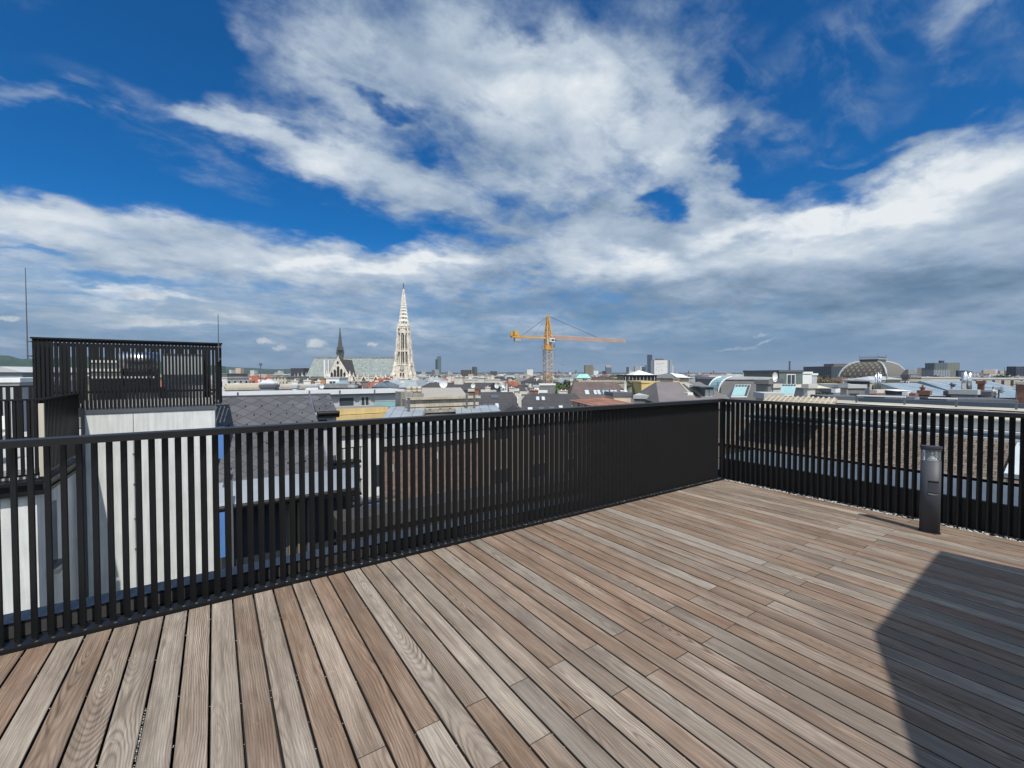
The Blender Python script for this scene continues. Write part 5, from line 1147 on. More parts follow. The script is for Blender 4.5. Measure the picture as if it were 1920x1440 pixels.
    def fr(xa, xb, fa, fb, e, nm, mm, par):
        b = MB(); sk = .35
        pts = []
        for e_ in (.02, e):
            for x, f_ in ((xa, fa), (xb, fa), (xb, fb), (xa, fb)):
                xx = x * h.w; pts.append(Vector((xx + (.5 - x) * 2 * f_ * 2.2, 6.5 * f_, g + hh * f_)) + n * e_)
        b.hexa(pts); return b.build(nm, mm, par)
    fr(.50, .95, 0, .97, .06, 'beige_panel', mat('beige_roof_panel', (.36, .32, .25), .8, .15, .8), h.roof)
    fr(.56, .64, .22, .85, .10, 'glass_panel', M_glass, h.roof); fr(.83, .90, .3, .82, .10, 'glass_panel', mat('pinkish_glass', (.42, .36, .33), .4, .1), h.roof)
    b = MB(); x0 = h.w * .68; x1 = h.w * .81; b.box(x0, x1, 1.8, 4.4, g + .2, g + hh * .78); dm_ = b.build('dormer', M_pipe, h.roof)
    b = MB(); b.box(x0 + .05, (x0 + x1) / 2 - .03, 1.76, 1.79, g + .35, g + hh * .66); b.box((x0 + x1) / 2 + .03, x1 - .05, 1.76, 1.79, g + .35, g + hh * .66); b.build('window', M_pane, dm_)
    b = MB(); b.box(x0 - .5, x1 + .3, 1.3, 4.6, g + hh * .79, g + hh * .84); b.build('dormer_roof', mat('blue_grey_lid', (.14, .18, .20), .5, .1), h.roof)
    house('glass_facade_house', 'pale green glass office strip behind the terrace roof', 'office block', 1290, 1352, 707, 150, 12, walls('pale_green_glass', (.30, .36, .34), glass=(.12, .15, .15), su=2.0, sv=1.3), M_lgrey, rot=-3)
    house('long_grey_house', 'long grey house with flat pale roof edge left of the satellite dish', 'house', 1352, 1447, 707, 62, 10, M_greyr, M_lgrey, rot=-5)
    house('long_grey_house', 'long dark rooftop storey behind the curved glass roof', 'house', 1330, 1400, 704, 130, 10, walls('dark_band_storey', (.12, .125, .13), su=2., sv=2.4), M_lgrey)
    # white gabled/curved glass thing
    P, a, u, w_ = wsolve(1346, 1372, 48, 0); t = thing('curved_glass_roof', 'small curved turquoise glass canopy with white ribs above the corner', 'canopy', (P.x, P.y, GZ), a); z1 = zat(1358, 707, 48) - GZ
    b = MB()
    for i in range(8):
        a0, a1 = math.pi / 2 * i / 8, math.pi / 2 * (i + 1) / 8
        b.mesh([(w_ * (1 - math.cos(a0)), 0, z1 - 2 + 2 * math.sin(a0)), (w_ * (1 - math.cos(a1)), 0, z1 - 2 + 2 * math.sin(a1)), (w_ * (1 - math.cos(a1)), 2.5, z1 - 2 + 2 * math.sin(a1)), (w_ * (1 - math.cos(a0)), 2.5, z1 - 2 + 2 * math.sin(a0))], [(0, 1, 2, 3)])
    b.box(0, w_, 1.2, 1.25, z1 - 24, z1 - 2); b.build('glass', M_aqua, t)
    b = MB()
    for y in (0, 2.5): 
        for i in range(8):
            a0, a1 = math.pi / 2 * i / 8, math.pi / 2 * (i + 1) / 8
            b.tube((w_ * (1 - math.cos(a0)), y, z1 - 2 + 2 * math.sin(a0)), (w_ * (1 - math.cos(a1)), y, z1 - 2 + 2 * math.sin(a1)), .09, 5)
    b.build('rib', M_white, t)
mid_centre()
def stacks():
    for x0, x1, y, d, mm, cap, lb in (
      (879, 888, 729.5, 62, M_brick, M_chim, 'brown chimney at the left end of the dark mansard ridge'), (903, 913, 731, 62, M_pipe, M_chim, 'black chimney behind the left dark roof ridge'),
      (916, 929, 731.5, 64, M_brick, M_lgrey, 'wide brick chimney behind the left dark roof ridge'), (941, 950, 733, 61, M_brick, M_white, 'brown chimney with white cap between the two dark roofs'),
      (965, 972, 729, 63, M_chim, M_chim, 'slim white chimney left of the pale fire wall'), (976, 989, 734.5, 61, M_cream, M_chim, 'low cream chimney just right of the pale fire wall'),
      (1012, 1025, 732, 63, M_chim, M_white, 'white terrace wall block above the dark skylit roof'), (1049, 1060, 733, 63, M_chim, M_white, 'second white terrace wall block near the green bushes'),
      (990, 1000, 727, 78, M_lgrey, M_pipe, 'grey lift housing behind the cream chimney'), (1000, 1011, 722, 92, M_white, M_lgrey, 'white attic box left of the flat white awning'),
      (1012, 1041, 719.5, 96, M_greyr, M_white, 'flat white awning roof in front of the crane foot'), (1096, 1100, 709, 84, M_brick, M_pipe, 'thin brick chimney on the ridge of the brown tiled roof'),
      (1070, 1073, 711, 74, M_chim, M_chim, 'thin white pipe chimney left of the brown tiled roof'), (1217, 1229, 735, 50, M_chim, M_white, 'white chimney block in front of the yellow gabled house'),
      (1235, 1244, 732.5, 50, M_chim, M_white, 'taller white chimney block right of the yellow gabled house'), (1291, 1296, 736, 40, M_chim, M_white, 'slim white chimney at the left edge of the glazed roof terrace'),
      (655, 664, 722, 60, M_pipe, M_lgrey, 'dark ventilation box on the roof before the aisle gables'), (596, 604, 719.5, 70, M_silver, M_lgrey, 'small metal air handler before the church transept'), (548, 556, 722.5, 60, M_white, M_lgrey, 'little white vent box above the white fascia'), (440, 448, 718, 76, M_brick, M_chim, 'red brick chimney in front of the red roofs')):
        house('chimney_stack', lb, 'chimney', x0, x1, y, d, max(.7, (x1 - x0) / F * d * .6), mm, cap, rot=random.choice((0, 8, -6)), base=-9 if d < 80 else -12)
    for px, py, d, r, a_, lb in ((831, 719, 96, 1.0, .3, 'large white satellite dish right of the church tower'), (932, 723, 70, .45, -.4, 'white satellite dish behind the dark roofs, left of a pair'), (944, 722, 70, .5, .5, 'white satellite dish behind the dark roofs, right of a pair'), (887, 723, 72, .4, .1, 'small white dish below the white apartment house'), (998, 735, 62, .5, -.3, 'round white dish beside the white terrace wall block'), (603, 724, 62, .35, .6, 'small dish on the flat roofs before the church')):
        dish(lb, px, py, d, r, a_, 6.0)
    for px, py, d, lb in ((952, 708, 66, 'tall thin aerial pole above the dark roofs'), (948, 716, 70, 'rusty triangular aerial base beside the thin pole'), (1123, 706, 90, 'thin aerial on the brown tiled roof'), (1284, 724, 45, 'lightning rod left of the glazed roof terrace'), (1536, 716, 46, 'aerial leaning above the cream awning'), (1862, 725, 36, 'aerial between the dishes and the dark chimney'), (1906, 719, 40, 'thin pole at the right edge'), (1346, 716, 45, 'short aerial beside the curved glass canopy'), (705, 716, 80, 'thin aerial by the barrel roof'), (1663, 700, 60, 'thin aerial in front of the dome')):
        P = at(px, py, d); t = thing('aerial', lb, 'aerial', P, random.uniform(0, 3)); b = MB(); b.tube((0, 0, -6), (0, 0, 0), .045, 5); b.build('pole', M_pipe, t)
        b = MB()
        for q in range(3): b.tube((-.45 + q * .1, 0, -.1 - q * .22), (.45 - q * .1, 0, -.1 - q * .22), .025, 4)
        b.build('crossbar', M_pipe, t)
def studio(label, x0, x1, yt, yb, d, n, pm):
    """a row of tilted studio skylights in one frame"""
    P, a, u, w_ = wsolve(x0, x1, d, -4); zt = zat(x0, yt, d + 1.2) - GZ; zb = zat(x0, yb, d) - GZ
    t = thing('studio_skylight', label, 'skylight', (P.x, P.y, GZ), a)
    sh = .9
    b = MB(); b.hexa([(0, 0, 0), (w_ - sh, 0, 0), (w_ - sh, 3, 0), (0, 3, 0), (0, 0, zb), (w_ - sh, 0, zb), (w_ - sh, 3, zb), (0, 3, zb)]); b.build('base', M_greyr, t)
    Q = lambda x, f_, e: (x * (w_ - sh) + f_ * sh, f_ * 1.2 - e * .8, zb + (zt - zb) * f_ + e)
    b = MB(); b.hexa([Q(-.02, 0, -.05), Q(1.02, 0, -.05), (w_ + .1, 3, zb), (sh, 3, zb), Q(-.02, 0, .05), Q(1.02, 0, .05), Q(1.02, 1, .05), Q(-.02, 1, .05)]); b.build('frame', M_lgrey, t)
    for i in range(n):
        b = MB(); xa, xb = (i + .1) / n, (i + .92) / n
        b.hexa([Q(xa, .10, .04), Q(xb, .10, .04), Q(xb, .80, .04), Q(xa, .80, .04), Q(xa, .10, .08), Q(xb, .10, .08), Q(xb, .80, .08), Q(xa, .80, .08)]); b.build('pane', pm if i < n - (1 if n == 5 and x0 < 1400 else 0) else M_glass, t)
        b = MB(); b.hexa([Q(xa, .82, .04), Q(xb, .82, .04), Q(xb, .94, .04), Q(xa, .94, .04), Q(xa, .82, .08), Q(xb, .82, .08), Q(xb, .94, .08), Q(xa, .94, .08)]); b.build('blind', M_glass, t)
def dish(label, px, py, d, r, ang=0, base=2.0):
    p = at(px, py, d); t = thing('satellite_dish', label, 'satellite dish', p, math.atan2(RT.y, RT.x) + ang)
    b = MB(); n = 14; rings = 4; vs_ = [(0, 0, 0)]
    for k in range(1, rings + 1):
        rr = r * k / rings
        for i in range(n): q = 2 * math.pi * i / n; vs_.append((rr * math.cos(q) * .9, -.25 * r * (k / rings) ** 2, rr * math.sin(q)))
    fs = [(0, 1 + i, 1 + (i + 1) % n) for i in range(n)] + [(1 + (k - 1) * n + i, 1 + k * n + i, 1 + k * n + (i + 1) % n, 1 + (k - 1) * n + (i + 1) % n) for k in range(1, rings) for i in range(n)]
    b.mesh(vs_, fs); b.mesh([(x, y + .03, z) for x, y, z in vs_], [f[::-1] for f in fs]); b.build('reflector', M_white, t, True)
    b = MB(); b.tube((0, .1, 0), (0, .1, -base), .05, 6); b.tube((0, .02, 0), (0, .1, 0), .06, 6); b.tube((0, -.05, -r * .8), (0, -r * .9, -.1), .025, 5); b.build('mount', M_pipe, t)

stacks()
def mid_right():
    studio('left studio skylight with five aqua panes next to the corner of the railings', 1371, 1419, 722, 746, 40, 5, M_aqua)
    house('grey_fire_wall_house', 'plain grey fire wall between the two aqua studio skylights', 'house', 1418, 1446, 712, 36, 7, M_greyr, M_flat, chim=(), xm=1440, rot=-55.87)
    house('cream_chimney_block', 'cream wall under the satellite dish left of the second skylight', 'chimney', 1444, 1463, 720, 38, 2, M_chim, M_chim, xm=1446, rot=-55.87)
    house('cream_chimney_block', 'upper cream chimney slab right of the satellite dish', 'chimney', 1446, 1467, 711, 42, 1.5, M_chim, M_pipe, base=-4, xm=1448, rot=-55.87)
    dish('white satellite dish on the cream wall between the two studio skylights', 1451, 707, 37.5, .42, .5)
    studio('right studio skylight with five aqua panes beside the pale chimney stack', 1461, 1507, 721, 743, 40, 5, M_aqua)
    house('pink_chimney_stack', 'grey sided cream chimney stack right of the second studio skylight', 'chimney', 1507, 1529, 720, 36, 3, M_chim, M_chim, xm=1514.5, rot=-55.87)
    house('green_glass_office', 'dark green glass rooftop storey with white door behind the second skylight', 'office block', 1461, 1505, 694, 70, 10, mat('grey_green_wall', (.13, .16, .145), .6, .15, .5), M_pipe, rot=2, wins=((1, 2.6, 1.2, 2.2),))
    house('roof_steps_house', 'white stepped terrace storeys right of the dark green rooftop storey', 'house', 1505, 1522, 697, 75, 9, M_white, M_white, rot=2)
    house('roof_steps_house', 'lower white terrace storey with glazed railing beyond the chimney stack', 'house', 1520, 1532, 700, 80, 9, M_lgrey, M_white, rot=2)
    P = at(1480.5, 694, 75); t = thing('chimney_flue', 'dark thin chimney flue standing on the dark green rooftop storey', 'chimney', P)
    b = MB(); b.tube((0, 0, -.3), (0, 0, 1.35), .16, 8, .12); b.tube((0, 0, 1.35), (0, 0, 1.5), .2, 8); b.build('flue', M_pipe, t)
    house('white_awning_house', 'wide pale cream awning roof over a blue grey box', 'pavilion', 1530, 1576, 719, 44, 6, M_lgrey, mat('pale_cream_awning', (.55, .52, .40), .8, .08, 1.), 'hip', 728, rot=-4)
    house('blue_grey_box', 'blue grey plant room under the cream awning roof', 'box', 1541, 1567, 728, 40, 3.5, mat('blue_grey_panel', (.20, .235, .25), .6, .08, 1.), M_trim, xm=1565, rot=-55.87)
    house('white_box', 'white wall block right of the blue grey plant room', 'box', 1563, 1576, 729, 39, 3, M_white, M_white, xm=1565, rot=-55.87)
    house('grey_chimney_tower', 'dark grey stone chimney tower with pale cap left of the arched window', 'chimney', 1576, 1590, 719, 37, 3, M_stone, M_lgrey, xm=1588, rot=-55.87)
    h = house('attic_row', 'grey attic with arched dormer opening below the dome', 'house', 1588, 1622, 721, 42, 5, M_greyr, M_lgrey, rot=0, wins=())
    MB().box(.3, 1.1, -.1, -.001, h.he - 2.2, h.he - .5).build('window', [M_glassd], h.root); MB().box(1.9, 3.0, -.1, -.001, h.he - 2.4, h.he - 1.4).build('window', [M_aqua], h.root)
    house('cream_tower', 'cream stair tower with blue corner turret before the dome', 'tower', 1618, 1640, 712, 52, 5, M_cream, M_lgrey, wins=(), xm=1622, rot=-55.87)
    house('blue_turret', 'dark blue shingled oriel turret left of the cream stair tower', 'turret', 1618, 1631, 712, 47, 2, mat('dark_blue_shingles', (.07, .08, .11), .7, .15, 1.), R_grey, 'hip', 715, rot=4)
    for i, px in enumerate((1642.5, 1647, 1651)):
        P = at(px, 700.5 if i == 1 else 702, 40); t = thing('steel_flue', ('left', 'middle', 'right')[i] + ' steel flue pipe of the cluster of three below the dome', 'flue', P, group='cluster of three steel flues below the dome')
        b = MB(); b.tube((0, 0, -1.6), (0, 0, .08), .075, 10); b.cone((0, 0), .11, .1, .2, 10); b.build('pipe', M_silver, t, True)
    house('brick_chimney', 'red brown brick chimney under the three steel flues', 'chimney', 1636, 1655, 731, 34, 1.4, M_brick, M_chim, xm=1642, rot=-55.87)
    house('brick_chimney', 'pinkish cream chimney block below the brick chimney', 'chimney', 1634, 1656, 738, 31, 1.2, mat('pinkish_render', (.45, .35, .29), .9, .15, 1.), M_brick, xm=1641, rot=-55.87)
    h = house('palace_house', 'cream palace with pillared attic and grey metal roof before the dome', 'palace', 1655, 1715, 704, 85, 13, M_cream, mat('pale_grey_sheet', (.36, .37, .36), .6, .12, .6), 'hip', 714, rot=-10)
    for i in range(11): MB().box(.4 + i * h.w / 11, 1.1 + i * h.w / 11, -.15, -.001, h.he - 2.0, h.he - .5).build('window', M_glass if i % 3 else M_chim, h.root)
    MB().box(-.4, h.w + .4, -.9, -.2, h.he - 3.2, h.he - 2.7).build('cornice', M_beige, h.root); MB().box(-.3, h.w + .3, -.6, -.16, h.he - .35, h.he - .05).build('cornice', M_beige, h.root)
    MB().box(h.w * .08, h.w * .26, -.5, -.2, h.he - 6.5, h.he - 4.3).build('window', M_glassd, h.root)
    for i in range(7): MB().box(.6 + i * h.w / 7, 1.0 + i * h.w / 7, -.6, -.2, h.he - 6.5, h.he - 3.3).build('pilaster', M_yel, h.root)
    house('pale_glass_roof_house', 'little white glazed gable roof in front of the dome', 'house', 1634, 1658, 706, 66, 4, M_lgrey, mat('white_glazed_roof', (.50, .52, .52), .4, .1, 1.), 'hip', 712, rot=-8)
    house('brick_tower', 'brown brick tower with twin slots and flat cap right of the palace', 'tower', 1691, 1706, 703, 62, 4, mat('tower_brown_brick', (.19, .13, .10), .9, .2, 1.), M_pipe, wins=((2, 1.4, .35, .8),), xm=1703, rot=-55.87)
    house('yellow_palace_wing', 'cream yellow palace wing right of the brown brick tower', 'palace', 1706, 1745, 712, 78, 10, walls('cream_palace', (.54, .45, .30), su=1.9, sv=3.), M_beige, rot=-12)
    h = house('arched_hut', 'dark blue rooftop hut with curved white lid right of the palace window', 'rooftop hut', 1684, 1697, 730, 34, 2, mat('petrol_blue', (.05, .075, .10), .6, .1), M_white, 'gable', 733, rot=0)
    house('white_door_hut', 'tiny white framed rooftop door beside the dark blue hut', 'rooftop hut', 1697, 1703, 735, 33, 1.2, M_white, M_white, xm=1700, rot=-55.87)
    house('brick_chimney', 'low brown brick chimney right of the dark blue hut', 'chimney', 1702, 1718, 737, 33, 1.2, M_brick, M_brick, xm=1714, rot=-55.87)
    house('brick_chimney', 'tall brown brick chimney with cowl left of the pale blue metal roof', 'chimney', 1724, 1744, 732, 36, 1.5, M_brick, M_brick, chim=((.3, .5, .4, .3),), xm=1741, rot=-55.87)
    house('metal_roofed_hall', 'large pale blue metal roof left of the grey chimney block', 'house', 1734, 1800, 718, 46, 12, M_greyr, seams('sky_blue_sheet', (.33, .40, .44), .9, .4, .3), 'gable', 742, rot=-6)
    house('brick_chimney', 'square dark chimney at the right foot of the pale blue metal roof', 'chimney', 1774, 1786, 733, 34, 1.2, mat('dark_brown_render', (.12, .09, .08), .9, .2), M_pipe, xm=1784, rot=-55.87)
    h = house('grey_chimney_block', 'wide grey rendered chimney block with small dark slot', 'chimney', 1784, 1834, 730, 33, 2.0, M_greyr, M_lgrey, xm=1830, rot=-55.87)
    MB().box(.35, .55, -.02, -.001, h.he - .5, h.he - .3).build('slot', M_glassd, h.root)
    house('cream_chimney_block', 'narrow cream edged chimney next to the twin satellite dishes', 'chimney', 1846, 1865, 734, 33, 1.6, M_cream, M_pipe, xm=1856, rot=-55.87)
    house('dark_gap_wall', 'dark recessed wall between the grey chimney block and the cream chimney', 'wall', 1833, 1846, 732, 34.5, 1.0, M_pipe, M_pipe)
    P = at(1786.5, 730, 36); t = thing('vent_cowl', 'blue grey round vent cowl on the pale blue metal roof', 'vent', P)
    b = MB(); b.tube((0, 0, -1), (0, 0, .35), .14, 10); b.cone((0, 0), .24, .35, .6, 10, .1); b.build('pipe', mat('blue_grey_cowl', (.20, .24, .30), .5, .1), t, True)
    for i, px in enumerate((1808.5, 1817.5)):
        P = at(px, 696 if i == 0 else 697.5, 33); t = thing('steel_flue', ('left' if i == 0 else 'right') + ' tall white steel flue of the pair on the grey chimney block', 'flue', P, group='pair of tall steel flues')
        b = MB(); b.tube((0, 0, -1.35), (0, 0, 0), .155, 16); b.build('pipe', M_silver, t, True); b = MB(); b.tube((0, 0, 0), (0, 0, .05), .17, 16); b.tube((0, 0, -1.36), (.05, 0, -1.5), .09, 10); b.build('collar', M_pipe, t)
    dish('satellite dish facing right above the cream edged chimney', 1876, 731, 33, .26, 1.2, .9); dish('smaller satellite dish beside the cream edged chimney', 1867, 732, 33.5, .2, -.6, .8)
    house('metal_roofed_hall', 'wide pale blue metal roof at the right edge behind the dishes', 'house', 1822, 1960, 714, 52, 14, M_greyr, seams('sky_blue_sheet', (.33, .40, .44)), 'gable', 745, rot=-6)
    house('brick_chimney', 'dark brick chimney stack above the wide right metal roof', 'chimney', 1833, 1847, 714, 50, 2, M_brick, M_brick, xm=1845, rot=-55.87)
    house('brick_chimney', 'banded brown chimney stack at the very right edge', 'chimney', 1907, 1935, 715, 45, 2, M_brick, M_cream, xm=1925, rot=-55.87)
    house('long_cream_house', 'long cream roofline behind the pale blue metal roofs', 'house', 1728, 1800, 707, 120, 12, W_cream, M_lgrey, rot=-3)
    house('long_flat_house', 'long pale flat roofed house at the right edge below the horizon', 'house', 1820, 1990, 709, 130, 14, W_beige, M_lgrey, rot=-3)
    # near roofs directly beyond the right railing
    house('grey_roof_parapet', 'long grey parapet beam with dark edge left of the white roof box', 'wall', 1555, 1615, 743, 29, 2.5, M_lgrey, M_pipe, rot=-34 + 20, base=-8)
    house('grey_roof_parapet', 'long grey parapet beam in front of the brick chimneys', 'wall', 1662, 1736, 744, 27, 2.5, M_lgrey, M_pipe, rot=-12, base=-8)
    house('grey_roof_parapet', 'long dark edged parapet beam at the right before the metal roof', 'wall', 1778, 1902, 748, 24, 2, M_lgrey, M_pipe, rot=-14, base=-8)
    house('air_conditioner', 'white rooftop air conditioner between two grey parapet beams', 'air conditioner', 1733, 1782, 747, 26, 1.2, M_white, M_white, rot=-8, base=-2.2)
    house('roof_glass_box', 'low dark glazed roof box behind the right railing near the corner', 'skylight', 1436, 1466, 737, 27, 2, M_glassd, M_lgrey, rot=-14, base=-3)
mid_right()

def right_neighbour():
    """brown tiled roof beyond the light well on the right, running parallel to the right railing"""
    root = thing('tiled_neighbour_house', 'neighbouring house with brown tiled slope and white roof window behind the bollard', 'house', (13.2, 0, GZ)); g = -GZ
    MB().box(.4, 9, -16, 8.0, 0, g - .85).build('wall', M_beige, root)
    # roof slope facing us
    mm = bpy.data.materials.new('plain_brown_tiles'); mm.use_nodes = True; t = NT(mm.node_tree); bb = mm.node_tree.nodes['Principled BSDF']; bb.inputs['Roughness'].default_value = .9
    uv = t.node('ShaderNodeUVMap').outputs[0]
    br = t.node('ShaderNodeTexBrick'); t.put(br.inputs['Vector'], uv); br.inputs['Scale'].default_value = 1.0; br.inputs['Brick Width'].default_value = .20; br.inputs['Row Height'].default_value = .13; br.inputs['Mortar Size'].default_value = .010
    br.inputs['Color1'].default_value = (.185, .15, .118, 1); br.inputs['Color2'].default_value = (.12, .095, .075, 1); br.inputs['Mortar'].default_value = (.04, .03, .025, 1)
    t.l.new(t.vm('SCALE', br.outputs[0], t.mr(t.noise(uv, 1.4, 5, .6), .3, .7, .75, 1.25)), bb.inputs['Base Color'])
    def quad(x0, z0, x1, z1, nm, m_, y0=-16, y1=8):
        L = math.hypot(x1 - x0, z1 - z0); b = MB()
        b.face([(x0, y1, g + z0), (x0, y0, g + z0), (x1, y0, g + z1), (x1, y1, g + z1)], 0, [(y1, 0), (y0, 0), (y0, L), (y1, L)])
        b.face([(x0, y0, g + z0 - .1), (x0, y1, g + z0 - .1), (x1, y1, g + z1 - .1), (x1, y0, g + z1 - .1)], 0, [(0, 0)] * 4); return b.build(nm, m_, root)
    rf = quad(0, -.75, 1.8, -.11, 'roof', mm)
    MB().box(1.8, 1.9, -16, 8, g - .16, g - .06).build('cornice', mat('pale_sill', (.50, .50, .47), .8, .1), root)
    MB().box(1.91, 2.15, -16, 8, g - .10, g + .02).build('gutter', mat('petrol_gutter', (.045, .07, .10), .4, .1), root)
    MB().box(2.16, 2.39, -16, 8, g - .1, g + .07).build('cornice', mat('pale_sill', (.5, .5, .47)), root)
    MB().box(2.4, 2.7, -16, 8, g - 1, g + .30).build('parapet', M_lgrey, root)
    MB().box(2.34, 8.2, -16, 8, g + .305, g + .35).build('roof_terrace', mat('dusty_roof_edge', (.42, .39, .32), .9, .25, .8), root)
    MB().box(7.6, 7.8, -16, 6.6, g + .351, g + .50).build('gutter', mat('petrol_gutter', (.045, .07, .10)), root)
    for y in (6.4, 5.0, 3.7, 2.4, 1.0, -1.0): MB().box(6.85, 6.9, y, y + .05, g + .351, g + .60).build('railing_post', M_trim, root)
    for (a_, c_) in ((5.0, 6.4), (3.7, 4.4)): MB().box(6.83, 6.91, a_, c_, g + .601, g + .64).build('rail', M_white, root)
    b = MB()
    random.seed(5); y = -6.0; x = 5.2; z = .375
    while y < 6: 
        y2 = y + .8; x2 = 5.2 + random.uniform(-.2, .3); b.tube((x, y, g + z), (x2, y2, g + z), .02, 5); x, y = x2, y2
    b.build('cable', M_black, root)
    for i, (y0, y1) in enumerate(((1.3, 1.75),)):
        s = Vector((1.8, 0, .64)).normalized(); n = Vector((-s.z, 0, s.x))
        b = MB(); p0 = Vector((.15, 0, g - .75 + .15 * .356))
        for wd, (ya, yb), e in ((0, (y0, y1), .12),):
            q = lambda y_, f_, e_: p0 + s * f_ + n * e_ + Vector((0, y_, 0))
            b.hexa([q(ya, 0, .02), q(ya, 1.5, .02), q(yb, 1.5, .02), q(yb, 0, .02), q(ya, 0, e), q(ya, 1.5, e), q(yb, 1.5, e), q(yb, 0, e)])
        sk = b.build('roof_window', M_pane, rf)
        b = MB(); q = lambda y_, f_, e_: p0 + s * f_ + n * e_ + Vector((0, y_, 0))
        b.hexa([q(y0 - .5, .2, .3), q(y0 - .5, 1.6, .9), q(y0 - .1, 1.6, .9), q(y0 - .1, .2, .3), q(y0 - .5, .2, .34), q(y0 - .5, 1.6, .94), q(y0 - .1, 1.6, .94), q(y0 - .1, .2, .34)]); b.build('open_sash', M_pane, rf)
    t = thing('tiled_canopy', 'low beige ribbed tile strip just above the railing corner', 'roof', (13.4, 0, 0))
    b = MB(); b.hexa([(0, 4.9, .36), (0, 6.75, .36), (2.0, 7.4, .62), (2.0, 5.4, .62), (0, 4.9, .44), (0, 6.75, .44), (2.0, 7.4, .70), (2.0, 5.4, .70)]); b.build('tile_field', tiles('beige_ribbed_tiles', (.36, .31, .23), .2, .4), t)
    b = MB()
    for i in range(14): y = 4.97 + i * .134; b.tube((.0, y, .455), (2.0, y + .5 + i * .008, .715), .028, 6)
    b.build('cover_tiles', mat('beige_cover_tiles', (.42, .37, .28), .9, .3, 4.), t)
right_neighbour()

# ------------------------------------------------------------------ high-rises on the horizon
def tower(name, label, x0, x1, yt, d, wm, cat='tower block', th=None, rot=0, rm=None, kind='flat', **k):
    wd = (x1 - x0) / F * d
    return house(name, label, cat, x0, x1, yt, d, th or wd * .8, wm, rm or M_flat, kind, rot=rot, **k)
G1 = walls('teal_curtain_wall', (.10, .15, .16), glass=(.05, .08, .09), su=6, sv=4, var=.1, rough=.3); G2 = walls('dark_curtain_wall', (.04, .05, .07), glass=(.02, .025, .035), su=5, sv=4, rough=.3)
G3 = walls('brown_grid_tower', (.20, .18, .14), glass=(.05, .05, .05), su=4, sv=3.5); G4 = walls('pale_grey_tower', (.30, .32, .33), glass=(.10, .12, .14), su=5, sv=3.8)
tower('glass_skyscraper', 'tall slim teal skyscraper alone on the horizon right of the church', 819.5, 826.5, 668, 3700, G1, 'skyscraper')
tower('glass_skyscraper', 'lower dark half of the slim teal skyscraper pair', 816.5, 820, 673.5, 3690, G2, 'skyscraper')
tower('flak_tower', 'wide dark block left of the round topped tower', 864, 883, 693.5, 1250, walls('dark_concrete', (.07, .065, .06), su=90, sv=90), 'tower block')
P = at(890, 700, 1300); t = thing('round_tower', 'dark round concrete tower between the wide dark blocks', 'tower', (P.x, P.y, GZ)); z1 = zat(890, 687, 1300) - GZ
b = MB(); b.cone((0, 0), 7.6, 0, z1 - 2.5, 16, 7.6); b.build('shaft', walls('round_tower_wall', (.10, .095, .085), su=3, sv=4), t); b = MB(); b.cone((0, 0), 7.6, z1 - 2.4, z1, 16, 4.5); b.build('cap', M_pipe, t)
tower('flak_tower', 'flat topped dark tower with wide crown right of the round tower', 919, 932, 696, 1500, walls('dark_concrete', (.07, .065, .06)), 'tower block', rm=M_pipe)
tower('brown_office_tower', 'brown gridded office tower right of the crane mast', 1097, 1112, 684.5, 1400, G3, 'office tower'); tower('brown_office_tower', 'lower lit wing of the brown gridded tower', 1112, 1115.5, 688.5, 1410, walls('lit_grid', (.30, .29, .24), su=4, sv=3.5), 'office tower')
tower('slanted_office_tower', 'grey tower with slanted top between the brown tower and the skyline', 1136.5, 1146.5, 684, 2300, walls('steel_grid', (.12, .145, .16), su=5, sv=4), 'office tower', kind='shed', ye=689)
tower('small_tower', 'low dark wing left of the slanted tower', 1130, 1137, 695.5, 2300, G2, 'office tower')
for i, (a_, c_, y_, w__, lb) in enumerate(((1175, 1179, 688, G2, 'dark slim skyline tower at the left of the cluster'), (1179, 1182.5, 691.5, G4, 'low pale skyline tower second in the cluster'), (1185.5, 1188, 686, G4, 'thin pale skyline tower third in the cluster'), (1190, 1200, 687, G4, 'broad pale grey skyline tower in the cluster'), (1200.5, 1203, 686.5, W_white, 'thin white skyline tower beside the curved one'), (1203, 1209, 688, G2, 'rounded dark skyline tower left of the tall black one'), (1210, 1214, 684.5, G1, 'teal skyline tower touching the tall black one'))):
    tower('skyline_tower', lb, a_, c_, y_, 4300, w__, 'skyscraper')
tower('black_skyscraper', 'tall black faceted skyscraper left of the white screened tower', 1215, 1222.5, 665, 4400, G2, 'skyscraper')
h = tower('screened_tower', 'white tower wrapped in a screen with faint grey figures', 1226.5, 1251.5, 675, 1400, mat('white_building_wrap', (.60, .60, .57), .8, .05, .05), 'office tower', rm=M_pipe)
wr = h; b = MB(); S = 1400 / F
for (fx, fz) in ((.18, .30), (.30, .24), (.42, .30), (.55, .26), (.68, .24), (.18, .70), (.34, .78), (.50, .68), (.62, .76), (.25, .52), (.45, .48)):
    n = 8; b.mesh([(h.w * fx + (1.6 + (i * 7 % 3)) * math.cos(i * .785), -.3, h.he * 1 - (h.he - 28) * fz + (1.2 + (i * 5 % 3) * .5) * math.sin(i * .785)) for i in range(n)] , [tuple(range(n))])
b.build('screen_print', mat('pale_grey_print', (.40, .41, .39), .8, .1), h.root)
b = MB(); b.box(-.4, 0, -.4, 3, 0, h.he); b.box(h.w, h.w + .4, -.4, 3, 0, h.he); b.build('edge', M_pipe, h.root); b = MB(); b.tube((h.w * .52, 8, h.he), (h.w * .52, 8, h.he + 17), .35, 5, .15); b.box(h.w * .2, h.w * .75, 5, 15, h.he + .36, h.he + 4.5); b.build('mast', M_pipe, h.root)
